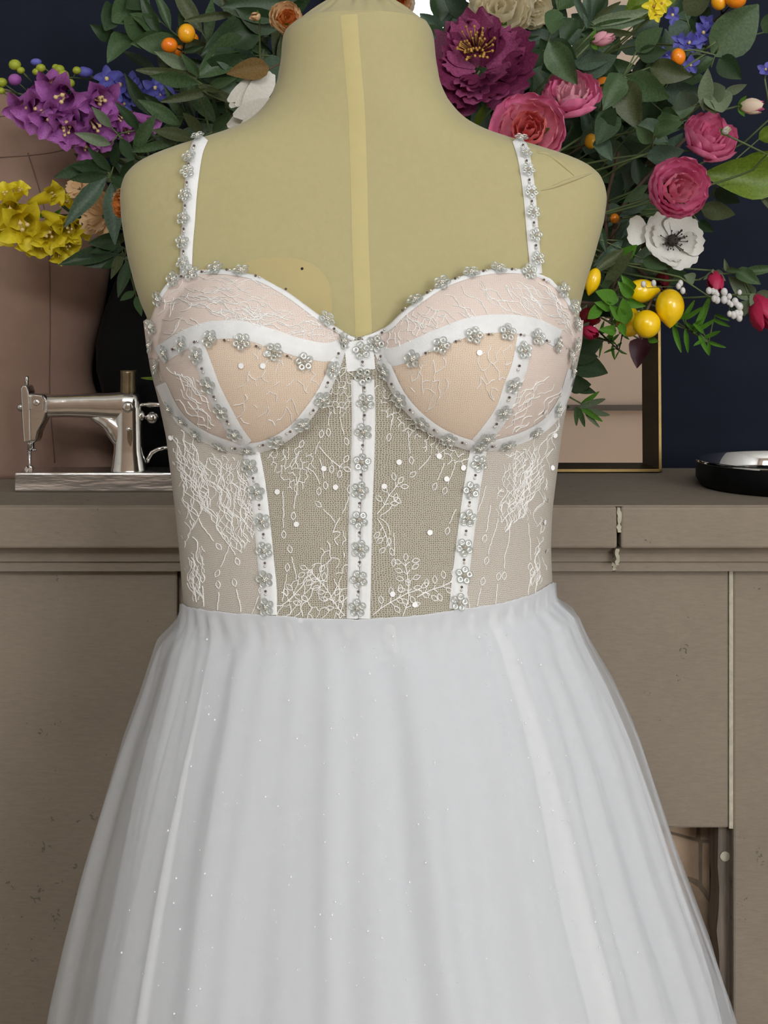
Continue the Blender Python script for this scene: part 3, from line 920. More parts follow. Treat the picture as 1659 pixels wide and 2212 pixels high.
# ------------------------------------------------------------------ sequin flowers
SEQ = MB()
sr = 0.0031
prof = [(sr * .30, .0006), (sr * .62, .0001), (sr * .95, .0006), (sr * 1.0, .0010)]
SEQ.lathe(prof, None, 12, False)
def shared(mb, name, m): return mesh_data(name, mb.v, mb.f, m)
seq_me = shared(SEQ, 'sequin', MT['sequin'])
CORE = MB()
for k in range(5):
    a = k * 1.2566 + .3
    CORE.ball((0.0015 * math.cos(a), 0.0015 * math.sin(a), .0014), 0.00095, 6, 4)
CORE.ball((0, 0, .0022), 0.0013, 8, 5)
core_me = shared(CORE, 'crystal_centre', MT['crystal'])
FULL = MB(); FULL.add(CORE.v, CORE.f)
for k in range(5):
    a = k * 2 * math.pi / 5
    FULL.add([(v[0] + .0046 * math.cos(a), v[1] + .0046 * math.sin(a), v[2]) for v in SEQ.v], SEQ.f)
full_me = mesh_data('sequin_flower', FULL.v, FULL.f, MT['sequin'])
full_me.materials.append(MT['crystal'])
ncore = len(CORE.f)
for i in range(ncore): full_me.polygons[i].material_index = 1
def surf_matrix(h, off, rot, tilt=0.0):
    z = h[1].normalized(); x = z.orthogonal().normalized(); y = z.cross(x)
    M = Matrix((x, y, z)).transposed().to_4x4()
    return Matrix.Translation(h[0] + z * off) @ M @ Matrix.Rotation(rot, 4, 'Z') @ Matrix.Rotation(tilt, 4, 'X')
FRONT = [(782,757),(785,812),(790,868),(785,932),(782,998),(778,1058),(776,1122),(778,1185),(776,1250),(772,1312),(812,743),(737,738),
 (543,1008),(557,1062),(569,1126),(574,1188),(575,1250),(577,1310),(1032,1000),(1016,1058),(1008,1118),(1001,1182),(1000,1242),(990,1300),
 (714,797),(693,860),(650,912),(595,948),(535,967),(478,960),(836,802),(868,860),(915,910),(970,943),(1035,962),(1095,957),
 (430,768),(453,830),(481,885),(509,933),(1128,757),(1106,830),(1086,888),(1051,942),
 (398,745),(458,733),(525,740),(592,760),(655,781),(895,775),(955,748),(1023,727),(1093,720),(1157,730),
 (648,648),(702,692),(852,690)]
fr = random.Random(9)
for (x, y) in FRONT:
    h = cast(bod_bvh, x, y)
    if not h: continue
    M = surf_matrix(h, 0.0026, fr.uniform(0, 6.28), fr.uniform(-.12, .12))
    c = link('sequin_flower', core_me, gown, M)
    for k in range(5):
        a = k * 2 * math.pi / 5
        Mk = M @ Matrix.Translation((.0047 * math.cos(a), .0047 * math.sin(a), fr.uniform(0, .0006))) @ Matrix.Rotation(fr.uniform(-.2, .2), 4, 'X')
        link('sequin', seq_me, c, Mk)
EDGE = [(362,762),(1200,745),(1228,768),(428,935),(398,905),(1152,932),(592,614),(522,590),(468,585),(415,590),(900,652),(957,616),(1018,594),(1075,585),(1140,588),
 (378,604),(346,645),(1212,626),(1236,662),(332,705),(330,745),(343,792),(1242,700),(1240,745),(1232,800),(372,880),(1200,885)]
for (x, y) in EDGE:
    h = cast(bod_bvh, x, y)
    if h: link('sequin_flower', full_me, gown, surf_matrix(h, 0.0028, fr.uniform(0, 6.28), fr.uniform(-.3, .3)))
for (x, y) in [(432,306),(414,345),(410,376),(406,425),(403,475),(401,525),(403,570),(1122,310),(1131,338),(1137,372),(1143,418),(1147,462),(1151,510),(1155,560)]:
    h = cast(torso_bvh, x, y)
    if h:
        M = surf_matrix(h, 0.006, fr.uniform(0, 6.28), fr.uniform(-.3, .3)) @ Matrix.Scale(.85, 4)
        link('sequin_flower', full_me, gown, M)
# small beads between the flowers
beads = MB(); cbeads = MB()
def bead_run(pts, bvh, off):
    for i in range(len(pts) - 1):
        (x0, y0), (x1, y1) = pts[i], pts[i + 1]
        if math.hypot(x1 - x0, y1 - y0) > 90: continue
        for t in (.44, .56):
            h = cast(bvh, x0 + (x1 - x0) * t, y0 + (y1 - y0) * t)
            if h: (beads if t < .5 else cbeads).ball(h[0] + h[1] * off, 0.0011, 6, 4)
for run in (FRONT[0:10], FRONT[12:18], FRONT[18:24], [FRONT[11]] + FRONT[24:30], [FRONT[10]] + FRONT[30:36], FRONT[36:40], FRONT[40:44], [(362,762)] + FRONT[44:49], FRONT[49:54] + [(1200,745)],
            [(378,604),(415,590),(468,585),(522,590),(592,614),(648,648),(702,692),(737,738)], [(812,743),(852,690),(900,652),(957,616),(1018,594),(1075,585),(1140,588),(1212,626)]):
    bead_run(run, bod_bvh, 0.0026)
for run in ([(432,306),(414,345),(410,376),(406,425),(403,475),(401,525),(403,570)], [(1122,310),(1131,338),(1137,372),(1143,418),(1147,462),(1151,510),(1155,560)]):
    bead_run(run, torso_bvh, 0.005)
beads.make('seam_beads', MT['bead'], gown, kind='stuff'); cbeads.make('crystal_beads', MT['crystal'], gown, kind='stuff')
LS = MB(); LS.lathe([(.0004, .0001), (.0016, .0001), (.0023, .0003)], None, 12, True)
ls_me = mesh_data('loose_sequin', LS.v, LS.f, MT['white_sequin'], smooth=False)
for (x, y) in [(522,790),(568,790),(862,998),(948,985),(964,1034),(928,1150),(725,1052),(896,1306),(848,1283),(600,1062),(641,1132),(800,976),(830,1050),(1035,762),(1175,888),(512,728),(575,765),(1000,1010),(650,1340),(1174,1128),(700,1012)]:
    h = cast(bod_bvh, x, y)
    if h: link('loose_sequin', ls_me, gown, surf_matrix(h, 0.0014, fr.uniform(0, 6)))
# edge sequins standing off the side seams
for (x, y) in [(372,945),(380,1000),(392,1105),(398,1160),(404,1230),(1196,940),(1190,1010),(1182,1080),(1178,1190)]:
    for dx in (0, 3, 6, 10):
        h = cast(bod_bvh, x + (dx if x < 800 else -dx), y)
        if h: link('loose_sequin', ls_me, gown, surf_matrix(h, 0.0016, fr.uniform(0, 6), .5)); break

# ------------------------------------------------------------------ gown: skirt layers
ring = {}
def waist_pt(th, off):
    k = int(((th + math.pi) / (2 * math.pi)) * NTB) % NTB
    k0 = ((th + math.pi) / (2 * math.pi)) * NTB - 0.5
    a = int(math.floor(k0)) % NTB; b_ = (a + 1) % NTB; t = k0 - math.floor(k0)
    py = bots[a] * (1 - t) + bots[b_] * t
    p = bodice_pt(th, py)
    c = Vector((section(py)[0], YC, p.z)); d = (p - c); d.normalize()
    return p + d * off
def skirt_layer(name, T, seed, amp, front, mt, off, freq, label, rows=130, nth=420, wav=1.0):
    a = np.array(T, float)
    py_f = 700 + CZ / YC * F - 10
    rs = random.Random(seed)
    K = [(f, rs.uniform(0, 6.28), rs.uniform(.5, 1)) for f in freq]
    V, Fc = [], []
    for k in range(nth):
        th = -math.pi + 2 * math.pi * k / nth
        p0 = waist_pt(th, off)
        s, c = math.sin(th), math.cos(th)
        py0 = 700 + (CZ - p0.z) / YC * F
        for i in range(rows + 1):
            t = (i / rows) ** 1.25
            py = py0 + (py_f - py0) * t
            L = np.interp(py, a[:, 0], a[:, 1]); R = np.interp(py, a[:, 0], a[:, 2])
            cx = xx((L + R) / 2, YC); hw = (R - L) / 2 / F * YC
            fr_ = 0.60 + (front - 0.60) * min(1.0, max(0.0, (py - py0) / 700.0)) ** .8
            bf = hw * fr_; bb = min(hw * 0.86, 0.31)
            e = 0.92
            u = min(1.0, (py - py0) / 500.0)
            fo = 0.0
            for (f, p, w) in K:
                x = f * th + p + 0.5 * math.sin(2.3 * th + p) + 0.25 * math.sin(py * 0.004 + p)
                fo += w * (1.0 - 2 * abs(math.sin(x * .5)) ** 0.9 if w > .75 else math.cos(x))
            fo /= len(K)
            fo *= 0.55 + 0.6 * math.sin(3.1 * th + seed) ** 2 + 0.35 * math.sin(7.3 * th + 2 * seed)
            A = amp * (0.10 + 0.90 * u ** 0.55)
            rr = 1 + A * fo * wav
            sx = math.copysign(abs(s) ** e, s); cy = math.copysign(abs(c) ** e, c)
            q = Vector((cx + hw * rr * sx, YC - (bf if c > 0 else bb) * rr * cy, zx(py, YC)))
            bl = min(1.0, (py - py0) / (75.0 + 45.0 * max(0, c))); bl = bl * bl * (3 - 2 * bl)
            g = Vector((p0.x, p0.y, q.z))
            gp = 0.0012 * math.sin(46 * th + seed) * min(1, (py - py0) / 25.0)
            q = g.lerp(q, bl) if bl < 1 else q
            q += Vector((s, -c, 0)) * gp * (1 - bl * .6)
            V.append(q)
    for k in range(nth):
        k2 = (k + 1) % nth
        for i in range(rows):
            Fc.append((k*(rows+1)+i, k*(rows+1)+i+1, k2*(rows+1)+i+1, k2*(rows+1)+i))
    o = part(name, V, Fc, mt, gown, label=label)
    return V, Fc
OUT = [(1250,405,1187),(1290,398,1205),(1320,381,1246),(1380,344,1273),(1480,313,1331),(1580,278,1376),(1700,243,1415),(1830,208,1457),(1960,178,1505),(2080,153,1549),(2212,131,1587),(2800,48,1723),(3768,-32,1833)]
MID = [(1250,405,1187),(1290,400,1200),(1320,389,1234),(1380,363,1258),(1480,334,1308),(1580,304,1349),(1700,274,1389),(1830,244,1429),(1960,217,1477),(2080,194,1519),(2212,174,1555),(2800,97,1673),(3768,22,1773)]
INN = [(1250,405,1187),(1290,402,1196),(1320,395,1224),(1380,377,1245),(1480,352,1291),(1580,326,1329),(1700,300,1367),(1830,276,1407),(1960,252,1453),(2080,230,1491),(2212,212,1523),(2800,146,1623),(3768,76,1713)]
skirt_layer('underskirt', INN, 4, 0.14, 0.80, MT['skirt'], 0.0012, (16, 25, 38, 9), 'opaque white gathered underskirt')
skirt_layer('tulle_layer', MID, 8, 0.10, 0.84, MT['tulle2'], 0.0022, (13, 21, 33), 'sheer white tulle skirt layer')
OV, OF = skirt_layer('tulle_layer', OUT, 15, 0.070, 0.88, MT['tulle1'], 0.0032, (11, 19, 29), 'outer sheer white tulle skirt layer')
sk_bvh = BVHTree.FromPolygons(OV, OF)
gl = MB(); gr = random.Random(31)
for i in range(230):
    y = gr.uniform(1360, 2205); u = gr.random()
    L = np.interp(y, [r[0] for r in OUT], [r[1] for r in OUT]) + 40; R = np.interp(y, [r[0] for r in OUT], [r[2] for r in OUT]) - 40
    # glitter gathers in loose vertical drifts
    c = gr.choice([.12, .2, .33, .42, .5, .58, .78, .86]) + gr.gauss(0, .035)
    x = L + (R - L) * min(.97, max(.03, c))
    h = cast(sk_bvh, x, y)
    if h: gl.ball(h[0] + h[1] * .0008, gr.choice([.0004, .0005, .0006, .0009]), 5, 4)
gl.make('skirt_glitter', MT['white_sequin'], gown, kind='stuff', label='scattered glitter on the tulle')

# ------------------------------------------------------------------ sewing machine ornament
SD = 1.705
sm = thing('sewing_machine', (xx(200, SD), SD, SH), 'small polished silver vintage sewing machine ornament on the mantel', 'ornament')
def SP(px, py, dy=0.0): 
    v = P(px, py, SD); v.y += dy; return v
upx = SD / F
zb0 = SH + 0.0015
zb1 = zx(1020, 1.675)
b = MB(); b.box(xx(32, 1.675), xx(392, 1.675), 1.672, 1.738, zb0, zb1)
b.make('base', MT['silver_rough'], sm, smooth=False, bevel=0.0025, seg=3, label='hammered silver base block')
zoff = 0.0
def sloft(name, path, label=None, n=24, sq=.8):
    """path: (px, py, half-width in the picture plane, half-depth) in px"""
    q = spline([(x, y, 0) for x, y, _, _ in path], 3)
    pa = np.array(path, float)
    d0 = np.concatenate([[0], np.cumsum(np.hypot(np.diff(pa[:, 0]), np.diff(pa[:, 1])))])
    ds = [0]
    for i in range(1, len(q)): ds.append(ds[-1] + (q[i] - q[i - 1]).length)
    V = []; Fc = []
    for i, p in enumerate(q):
        sp = ds[i] / ds[-1] * d0[-1]
        ra, rd = np.interp(sp, d0, pa[:, 2]) * upx, np.interp(sp, d0, pa[:, 3]) * upx
        c = SP(p.x, p.y); t = SP(*q[min(i + 1, len(q) - 1)][:2]) - SP(*q[max(i - 1, 0)][:2]); t.normalize()
        up = t.cross(Vector((0, 1, 0))).normalized()
        for k in range(n):
            a = 2 * math.pi * k / n; ca, sa = math.cos(a), math.sin(a)
            V.append(c + up * (ra * math.copysign(abs(ca) ** sq, ca)) + Vector((0, 1, 0)) * (rd * math.copysign(abs(sa) ** sq, sa)))
    m = len(q)
    for i in range(m - 1):
        for k in range(n):
            Fc.append((i*n+k, i*n+(k+1)%n, (i+1)*n+(k+1)%n, (i+1)*n+k))
    Fc.append(tuple(range(n-1, -1, -1))); Fc.append(tuple((m-1)*n+k for k in range(n)))
    return part(name, V, Fc, MT['silver'], sm, label=label)
sloft('arm', [(92,877,24,20),(112,877,25,21),(150,876,25,21),(195,876,27,22),(235,877,30,24),(270,877,33,26),(292,877,31,25),(300,877,26,20),(304,877,15,12)], 'horizontal arm')
sloft('pillar', [(276,862,20,18),(277,868,27,24),(279,885,30,26),(279,930,31,26),(279,975,33,28),(280,1005,38,31),(280,1027,43,34)], 'upright pillar')
sloft('arm_fillet', [(196,895,8,10),(215,903,13,16),(236,913,20,20),(252,928,24,22),(262,948,22,22),(266,970,14,18)])
def splate(name, poly, y0, y1, mt='silver', bev=0.002, seg=3):
    b = MB(); b.prism([(SP(x, y).x, SP(x, y).z) for x, y in poly][::-1], SD + y0, SD + y1)
    o = b.make(name, MT[mt], sm, smooth=False, bevel=bev, seg=seg); return o
splate('head', [(66,848),(100,850),(108,862),(108,890),(102,908),(90,930),(84,955),(58,955),(56,870)], -0.014, 0.014, bev=0.005, seg=4)
splate('face_plate', [(51,838),(55,831),(64,831),(69,845),(72,870),(73,952),(58,955),(54,900)], -0.016, 0.016, bev=0.002)
splate('square_plate', [(73,855),(82,851),(98,853),(102,862),(101,884),(73,884)], -0.0172, -0.012, bev=0.001)
def sball(name, x, y, r, dy=0, mt='silver', sc=(1, 1, 1)):
    b = MB(); b.ball(SP(x, y, dy), r * upx, 14, 9, sc); return b.make(name, MT[mt], sm)
sball('screw', 86, 868, 8, -0.0165, sc=(1, .4, 1)); sball('thumb_screw', 46, 880, 10, 0, 'chrome')
def srod(name, pts, r, mt='silver', n=12):
    b = MB(); b.tube([SP(*p) for p in pts], [q * upx for q in r] if isinstance(r, list) else r * upx, n); return b.make(name, MT[mt], sm)
srod('presser_pin', [(58,812),(58,816),(58,834)], [2.5, 4, 4.5])
srod('needle_bar', [(66,952),(66,958),(66,968),(66,974)], [9, 8, 8, 5], 'chrome')
srod('needle_clamp', [(58,973),(78,971)], 3, 'chrome')
srod('needle', [(64,970),(64,1006),(64,1016)], [4, 2.5, 2], 'chrome')
splate('presser_foot', [(54,1012),(58,1006),(62,1012),(66,1006),(71,1008),(72,1022),(54,1022)], -0.004, 0.004, bev=.0008)
srod('spool_post', [(277,868),(277,846),(277,830),(277,806),(277,800)], [17, 17, 16.5, 16.5, 17], 'bronze', 18)
b = MB(); b.lathe([(13*upx, 0), (12*upx, .003), (7*upx, .0045)], Matrix.Translation(SP(281, 878, -.0125)) @ Matrix.Rotation(math.pi/2, 4, 'X'), 18); b.make('tension_disc', MT['silver'], sm)
splate('oval_slot', [(280,925),(285,922),(290,926),(291,945),(289,965),(285,970),(281,962),(279,944)], -0.0158, -0.012, 'bronze', .001)
sball('slot_screw', 283, 926, 6, -.0155, 'silver', (1, .5, 1))
srod('wheel_shaft', [(295,874),(318,874),(322,874),(345,874),(352,874)], [5, 5, 7, 6, 6])
b = MB(); b.lathe([(26*upx, -.006), (30*upx, -.003), (30*upx, .003), (26*upx, .006), (20*upx, .004), (6*upx, .004)], Matrix.Translation(SP(358, 882, 0.012)) @ Matrix.Rotation(math.pi/2, 4, 'Y'), 24); b.make('hand_wheel', MT['silver'], sm)
sball('winder_knob', 330, 902, 14, -.004); sball('winder_boss', 306, 898, 12, -.004, sc=(.8, .8, 1))
srod('winder_arm', [(300,900),(330,902)], 5)
srod('lever', [(319,1000),(321,990),(328,978),(342,970),(362,966)], [4, 5, 5.5, 5, 5])

# ------------------------------------------------------------------ mauve dress form on the mantel
MD, MCX = 1.872, -60
mf = thing('dress_form', (xx(MCX, MD), MD, SH + .0015), 'dusty mauve linen half-size dress form standing on the mantel behind the sewing machine', 'dress form')
EDG = [(196,20),(215,40),(240,100),(270,128),(305,172),(360,214),(420,240),(480,247),(560,240),(660,226),(760,204),(810,197),(845,203),(880,222),(930,246),(1032,268)]
ea = np.array(EDG, float)
mv, mf_ = [], []
mrows = np.linspace(196, 1033, 70); NM = 48
esm = gsm(np.interp(mrows, ea[:, 0], ea[:, 1]), mrows, 10)
zlow = SH + .0015
for i, y in enumerate(mrows):
    hw = (esm[i] - MCX) / F * MD
    z = zx(y, MD)
    z = zlow + (z - zx(1033, MD)) / (zx(196, MD) - zx(1033, MD)) * (zx(196, MD) - zlow)
    dep = 0.062 if y > 330 else 0.035 + 0.027 * max(0, (y - 196) / 134)
    for k in range(NM):
        a = 2 * math.pi * k / NM; s, c = math.sin(a), math.cos(a)
        mv.append(Vector((xx(MCX, MD) + hw * math.copysign(abs(s) ** .9, s), MD - dep * math.copysign(abs(c) ** .9, c), z)))
for i in range(len(mrows) - 1):
    for k in range(NM):
        mf_.append((i*NM+k, (i+1)*NM+k, (i+1)*NM+(k+1)%NM, i*NM+(k+1)%NM))
mf_.append(tuple(range(NM))); mf_.append(tuple((len(mrows)-1)*NM + k for k in range(NM-1, -1, -1)))
part('torso', mv, mf_, MT['mauve'], mf)
m_bvh = BVHTree.FromPolygons(mv, mf_)
for pts in ([(60,330),(95,450),(106,560),(108,700),(107,850),(118,1000)], [(0,340),(60,336),(110,330),(160,318)], [(0,252),(20,250),(42,240)]):
    q = [cast(m_bvh, p.x, p.y) for p in spline([(x, y, 0) for x, y in pts], 12)]
    q = [c[0] for c in q if c]
    if len(q) > 1:
        b = MB(); b.tube(q, .0009, 5); b.make('seam', MT['mauve_seam'], mf)

# ------------------------------------------------------------------ black planter
PD = 1.805
pc = xx(660, PD)
pl = thing('planter', (pc, PD, SH + .0015), 'matte black oval planter on the mantel holding the flower arrangement', 'planter')
PR = [(1032,300),(1000,282),(950,262),(900,240),(850,222),(800,208),(740,207),(680,222),(620,244),(596,252)]
V, Fc = [], []; n = 48
rowsP = [(y, e) for y, e in PR] + [(600,268),(680,268),(760,300)]
for j, (y, e) in enumerate(rowsP):
    hw = (660 - e) / F * PD; z = max(zx(y, PD), SH + .0015)
    dep = 0.066 * (0.72 + .28 * (hw / ((660 - 205) / F * PD)))
    for k in range(n):
        a = 2 * math.pi * k / n
        V.append((pc + hw * math.sin(a), PD - dep * math.cos(a), z))
for j in range(len(rowsP) - 1):
    for k in range(n):
        Fc.append((j*n+k, j*n+(k+1)%n, (j+1)*n+(k+1)%n, (j+1)*n+k))
Fc.append(tuple(range(n-1, -1, -1)))
part('bowl', V, Fc, MT['blackpot'], pl)
V = [(pc + (660 - 275) / F * PD * math.sin(2*math.pi*k/n), PD - .055 * math.cos(2*math.pi*k/n), zx(690, PD)) for k in range(n)]
part('soil', V, [tuple(range(n))], MT['soot'], pl)

# ------------------------------------------------------------------ mirror
MD2 = 1.885
mr = thing('mirror', (xx(1030, MD2), MD2, SH + .0015), 'tall mirror with dark bronze border and thin gold edge leaning behind the flowers', 'mirror')
x0, x1 = xx(715, MD2), xx(1430, MD2); z0, z1 = SH + .0016, 2.05
iw = xx(1430, MD2) - xx(1392, MD2); g = xx(1430, MD2) - xx(1423, MD2)
bw = zx(1003, MD2) - z0
LEAN = Matrix.Translation((0, MD2, z0 + .0014)) @ Matrix.Rotation(math.radians(-2.0), 4, 'X') @ Matrix.Translation((0, -MD2, -z0))
boxpart('glass', x0 + iw * .8, x1 - iw * .8, MD2 + .013, MD2 + .018, z0 + bw * .7, z1 - iw * .8, MT['mirror'], mr, 0, M=LEAN)
def rails(name, off, wd, wb, ya, yb, mt):
    for (a, b_, c, d) in ((x0+off, x0+off+wd, z0+off, z1-off), (x1-off-wd, x1-off, z0+off, z1-off), (x0+off, x1-off, z0+off, z0+off+wb), (x0+off, x1-off, z1-off-wd, z1-off)):
        boxpart(name, a, b_, ya, yb, c, d, mt, mr, 0.0006, M=LEAN)
rails('gold_edge', 0, g, g, MD2, MD2 + .03, MT['gold'])
# inner bevel slopes back to the glass
def bevel_rail(pa, pb, qa, qb):
    b = MB(); ya, yb = MD2 + .001, MD2 + .0128
    b.add([(pa[0], ya, pa[1]), (pb[0], ya, pb[1]), (qb[0], yb, qb[1]), (qa[0], yb, qa[1]), (pa[0], MD2+.028, pa[1]), (pb[0], MD2+.028, pb[1]), (qb[0], MD2+.028, qb[1]), (qa[0], MD2+.028, qa[1])],
          [(0,1,2,3),(7,6,5,4),(0,4,5,1),(1,5,6,2),(2,6,7,3),(3,7,4,0)])
    b.make('inner_bevel', MT['bronze_dark'], mr, smooth=False, M=LEAN)
O = [(x0+g, z0+g), (x1-g, z0+g), (x1-g, z1-g), (x0+g, z1-g)]; I = [(x0+iw, z0+bw), (x1-iw, z0+bw), (x1-iw, z1-iw), (x0+iw, z1-iw)]
for k in range(4):
    bevel_rail(O[k], O[(k+1) % 4], I[k], I[(k+1) % 4])
boxpart('backboard', x0 + .002, x1 - .002, MD2 + .0285, MD2 + .034, z0 + .002, z1 - .002, MT['bronze_dark'], mr, 0, M=LEAN)

# ------------------------------------------------------------------ round tray
tx, td, tR_ = 0.534, 1.722, 0.131
ty = thing('round_tray', (tx, td, SH + .0015), 'black round dish with chrome lip on the mantel beside the mirror', 'tray')
T0 = Matrix.Translation((tx, td, SH + .0015))
b = MB(); b.lathe([(tR_*.90, 0), (tR_*.96, .003), (tR_, .012), (tR_, .033), (tR_*.985, .0345), (tR_*.97, .033), (tR_*.965, .012), (tR_*.9, .009), (.001, .009)], T0, 64)
b.make('bowl', MT['blackpot'], ty)
b = MB(); b.lathe([(tR_*1.002, .0325), (tR_*1.003, .0352), (tR_*.985, .036), (tR_*.966, .0345), (tR_*.962, .012)], T0, 64, False)
b.make('rim', MT['chrome'], ty, label='chrome lip')
b = MB(); b.lathe([(tR_*.955, .0095), (tR_*.5, .0105), (.0008, .0105)], T0, 64, False); b.make('inner_mirror', MT['chrome'], ty, label='mirrored inner floor')

# ------------------------------------------------------------------ leaves, stems, blooms
def leaf_mesh(name, m, width, prof, droop=0.18, fold=0.16, wave=0.0, n=7):
    V, Fc = [], []
    for i in range(n + 1):
        t = i / n
        w = width * prof(t) * .5
        for j, s in enumerate((-1, -.5, 0, .5, 1)):
            V.append((t, s * w, -droop * t * t + fold * abs(s) * w * 2 * (1 if abs(s) > .1 else 0) - 0.01 * (s == 0) + wave * math.sin(t * 9 + s * 2) * w * abs(s)))
    for i in range(n):
        for j in range(4):
            a = i * 5 + j
            Fc.append((a, a + 5, a + 6, a + 1))
    return mesh_data(name, V, Fc, m)
PROF = {'ovate': lambda t: max(.02, math.sin(math.pi * min(1, t * .98 + .01) ** .75)) ** .85,
        'lance': lambda t: max(.03, math.sin(math.pi * min(1, t * .97 + .015) ** .9)) ** 1.0,
        'strap': lambda t: max(.05, math.sin(math.pi * min(1, t * .96 + .02) ** .8)) ** .6,
        'round': lambda t: max(.03, math.sin(math.pi * min(1, t * .97 + .02) ** .85)) ** .6}
WID = {'ovate': .56, 'lance': .27, 'strap': .17, 'round': .8}
LC = {}
lr = random.Random(77)
def leaf_me(kind, mn):
    v = lr.randrange(3)
    k = (kind, mn, v)
    if k not in LC:
        LC[k] = leaf_mesh('leaf', MT[mn], WID[kind], PROF[kind], (.06, .2, -.12)[v], (.2, .3, .12)[v], (.0, .25, .15)[v])
    return LC[k]
# solid neighbours that no stem or leaf may enter
for o in list(COL.objects):
    if o.type == 'MESH' and o.data.vertices and o.parent and not o.name.startswith(('soil', 'tulle', 'underskirt', 'lace', 'sequin', 'loose', 'skirt', 'seam', 'crystal')):
        register(root_of(o), [WM[o.name] @ v.co for v in o.data.vertices], [tuple(p.vertices) for p in o.data.polygons])
LEAFJOBS, STEMJOBS, TIES, STEMPTS, DEFER = [], [], [], {}, [True]
def leaf_geo(base, tip, kind, mn, roll, wf, me=None):
    base, tip = Vector(base), Vector(tip)
    x = tip - base; L = x.length
    x.normalize()
    view = (CAM - base).normalized()
    z = view - x * view.dot(x)
    z = z.normalized() if z.length > .05 else x.orthogonal().normalized()
    z = Matrix.Rotation(roll, 3, x) @ z
    y = z.cross(x)
    M = Matrix(((x.x*L, y.x*L*wf, z.x*L, base.x), (x.y*L, y.y*L*wf, z.y*L, base.y), (x.z*L, y.z*L*wf, z.z*L, base.z), (0, 0, 0, 1)))
    me = me or leaf_me(kind, mn)
    return me, M
def geo_hits(rn, me, M):
    return hits(rn, [M @ v.co for v in me.vertices], [tuple(p.vertices) for p in me.polygons])
def put_leaf(parent, base, tip, kind, mn, roll=0.0, wf=1.0, name='leaf'):
    if (Vector(tip) - Vector(base)).length < 1e-5: return
    if name == 'leaf' and DEFER[0]:
        LEAFJOBS.append((parent, Vector(base), Vector(tip), kind, mn, roll, wf)); return
    me, M = leaf_geo(base, tip, kind, mn, roll, wf)
    return link(name, me, parent, M)
def fit_leaf(parent, base, tip, kind, mn, roll, wf, seed, free=True, tries=34):
    """the leaf, turned or set a little nearer or farther until it clears its neighbours"""
    rg = random.Random(seed); me = leaf_me(kind, mn); best = None
    L = (tip - base).length
    for k in range(tries):
        dy = 0 if k == 0 or not free else rg.uniform(-1, 1) * min(.07, .006 + .004 * k)
        sh = Vector((0, dy, 0))
        b0 = base + sh
        w = min(1.0, k / 12.0)
        d = (tip - base) + Vector((rg.uniform(-.25, .25), rg.uniform(-.7, .5), rg.uniform(-.25, .25))) * (L * w * (1 if k else 0))
        d = d.normalized() * L * (1 if k < 10 else 1 - .5 * (k - 9) / tries)
        t0 = b0 + d
        if t0.y > 1.865: t0.y = 1.865
        if not free and t0.y < 1.65: t0.y = 1.65      # the fans stay behind the blooms
        m_, M = leaf_geo(b0, t0, kind, mn, roll + (rg.uniform(-.8, .8) * w if k else 0), wf * (1 if k < 16 else .85), me)
        h = geo_hits(parent.name, m_, M)
        if best is None or h < best[0]: best = (h, M, b0)
        if h == 0: break
    link('leaf', me, parent, best[1])
    return best[2]
SLOTS = {}
def slot(px, d):
    """a free spot in the planter's soil for a stem that ends near this column"""
    t = min(1, max(0, (px + 200) / 2000.0))
    x0 = xx(345 + 630 * t, PD); y0 = PD + min(.04, max(-.04, (d - 1.66) * .5))
    best = None
    for i in range(-20, 21):
        for j in range(-4, 5):
            x, y = pc + i * .0105, PD + j * .0105
            if ((x - pc) / .222) ** 2 + ((y - PD) / .046) ** 2 > 1 or (i, j) in SLOTS: continue
            q = abs(x - x0) + 1.4 * abs(y - y0)
            if best is None or q < best[0]: best = (q, i, j, x, y)
    SLOTS[(best[1], best[2])] = 1
    return Vector((best[3], best[4], zx(690, PD) - .002))
RIM = zx(596, PD)
def stem_path(a, pts, rg, k, dmax=.012, end_free=False):
    """up out of the planter, over its rim, then along the given points"""
    s = 0 if k == 0 else min(.09, .004 + .0016 * k)
    up = Vector((a.x, a.y, RIM + .012))
    tgt = pts[0]
    te = .35
    for q in range(5, 100):
        f = q / 100
        x, y = a.x + (tgt.x - a.x) * f, a.y + (tgt.y - a.y) * f
        if ((x - pc) / .262) ** 2 + ((y - PD) / .072) ** 2 > 1.12: te = f; break
    ex = up.lerp(tgt, te); ex.z = max(ex.z, RIM + .03)
    ex += Vector((rg.uniform(-s, s), rg.uniform(-s, s), rg.uniform(-.3 * s, s)))
    ex.z = max(ex.z, RIM + .022); ex.y = min(ex.y, 1.845)
    out = [a, up, ex]
    m = min(s, dmax * min(1.7, 1 + .006 * k))
    for n_, p in enumerate(pts):
        last = n_ == len(pts) - 1 and not end_free
        q = Vector(p) + (Vector((0, 0, 0)) if last else Vector((rg.uniform(-m, m), rg.uniform(-.4 * m if end_free else -2 * m, 2 * m), rg.uniform(-m, m))))
        q.y = min(q.y, 1.85); out.append(q)
    if len(pts) == 1 and k:      # a loose bend on the way
        q = ex.lerp(pts[0], .5) + Vector((rg.uniform(-s, s), rg.uniform(-s, s), rg.uniform(-s, s))); q.y = min(q.y, 1.85)
        out.insert(3, q)
    return out
def clear_tube(t, make, r0, r1, tries=60, n=6, name='stem', mn='stem_green', step=.025):
    best = None
    for k in range(tries):
        fp = spline(make(k), step); m = len(fp)
        b = MB(); b.tube(fp, [r0 + (r1 - r0) * i / m for i in range(m)], n)
        h = hits(t.name, [Vector(v) for v in b.v], b.f)
        if best is None or h < best[0]: best = (h, b, fp)
        if h == 0: break
    best[1].make(name, MT[mn], t)
    return best[2]
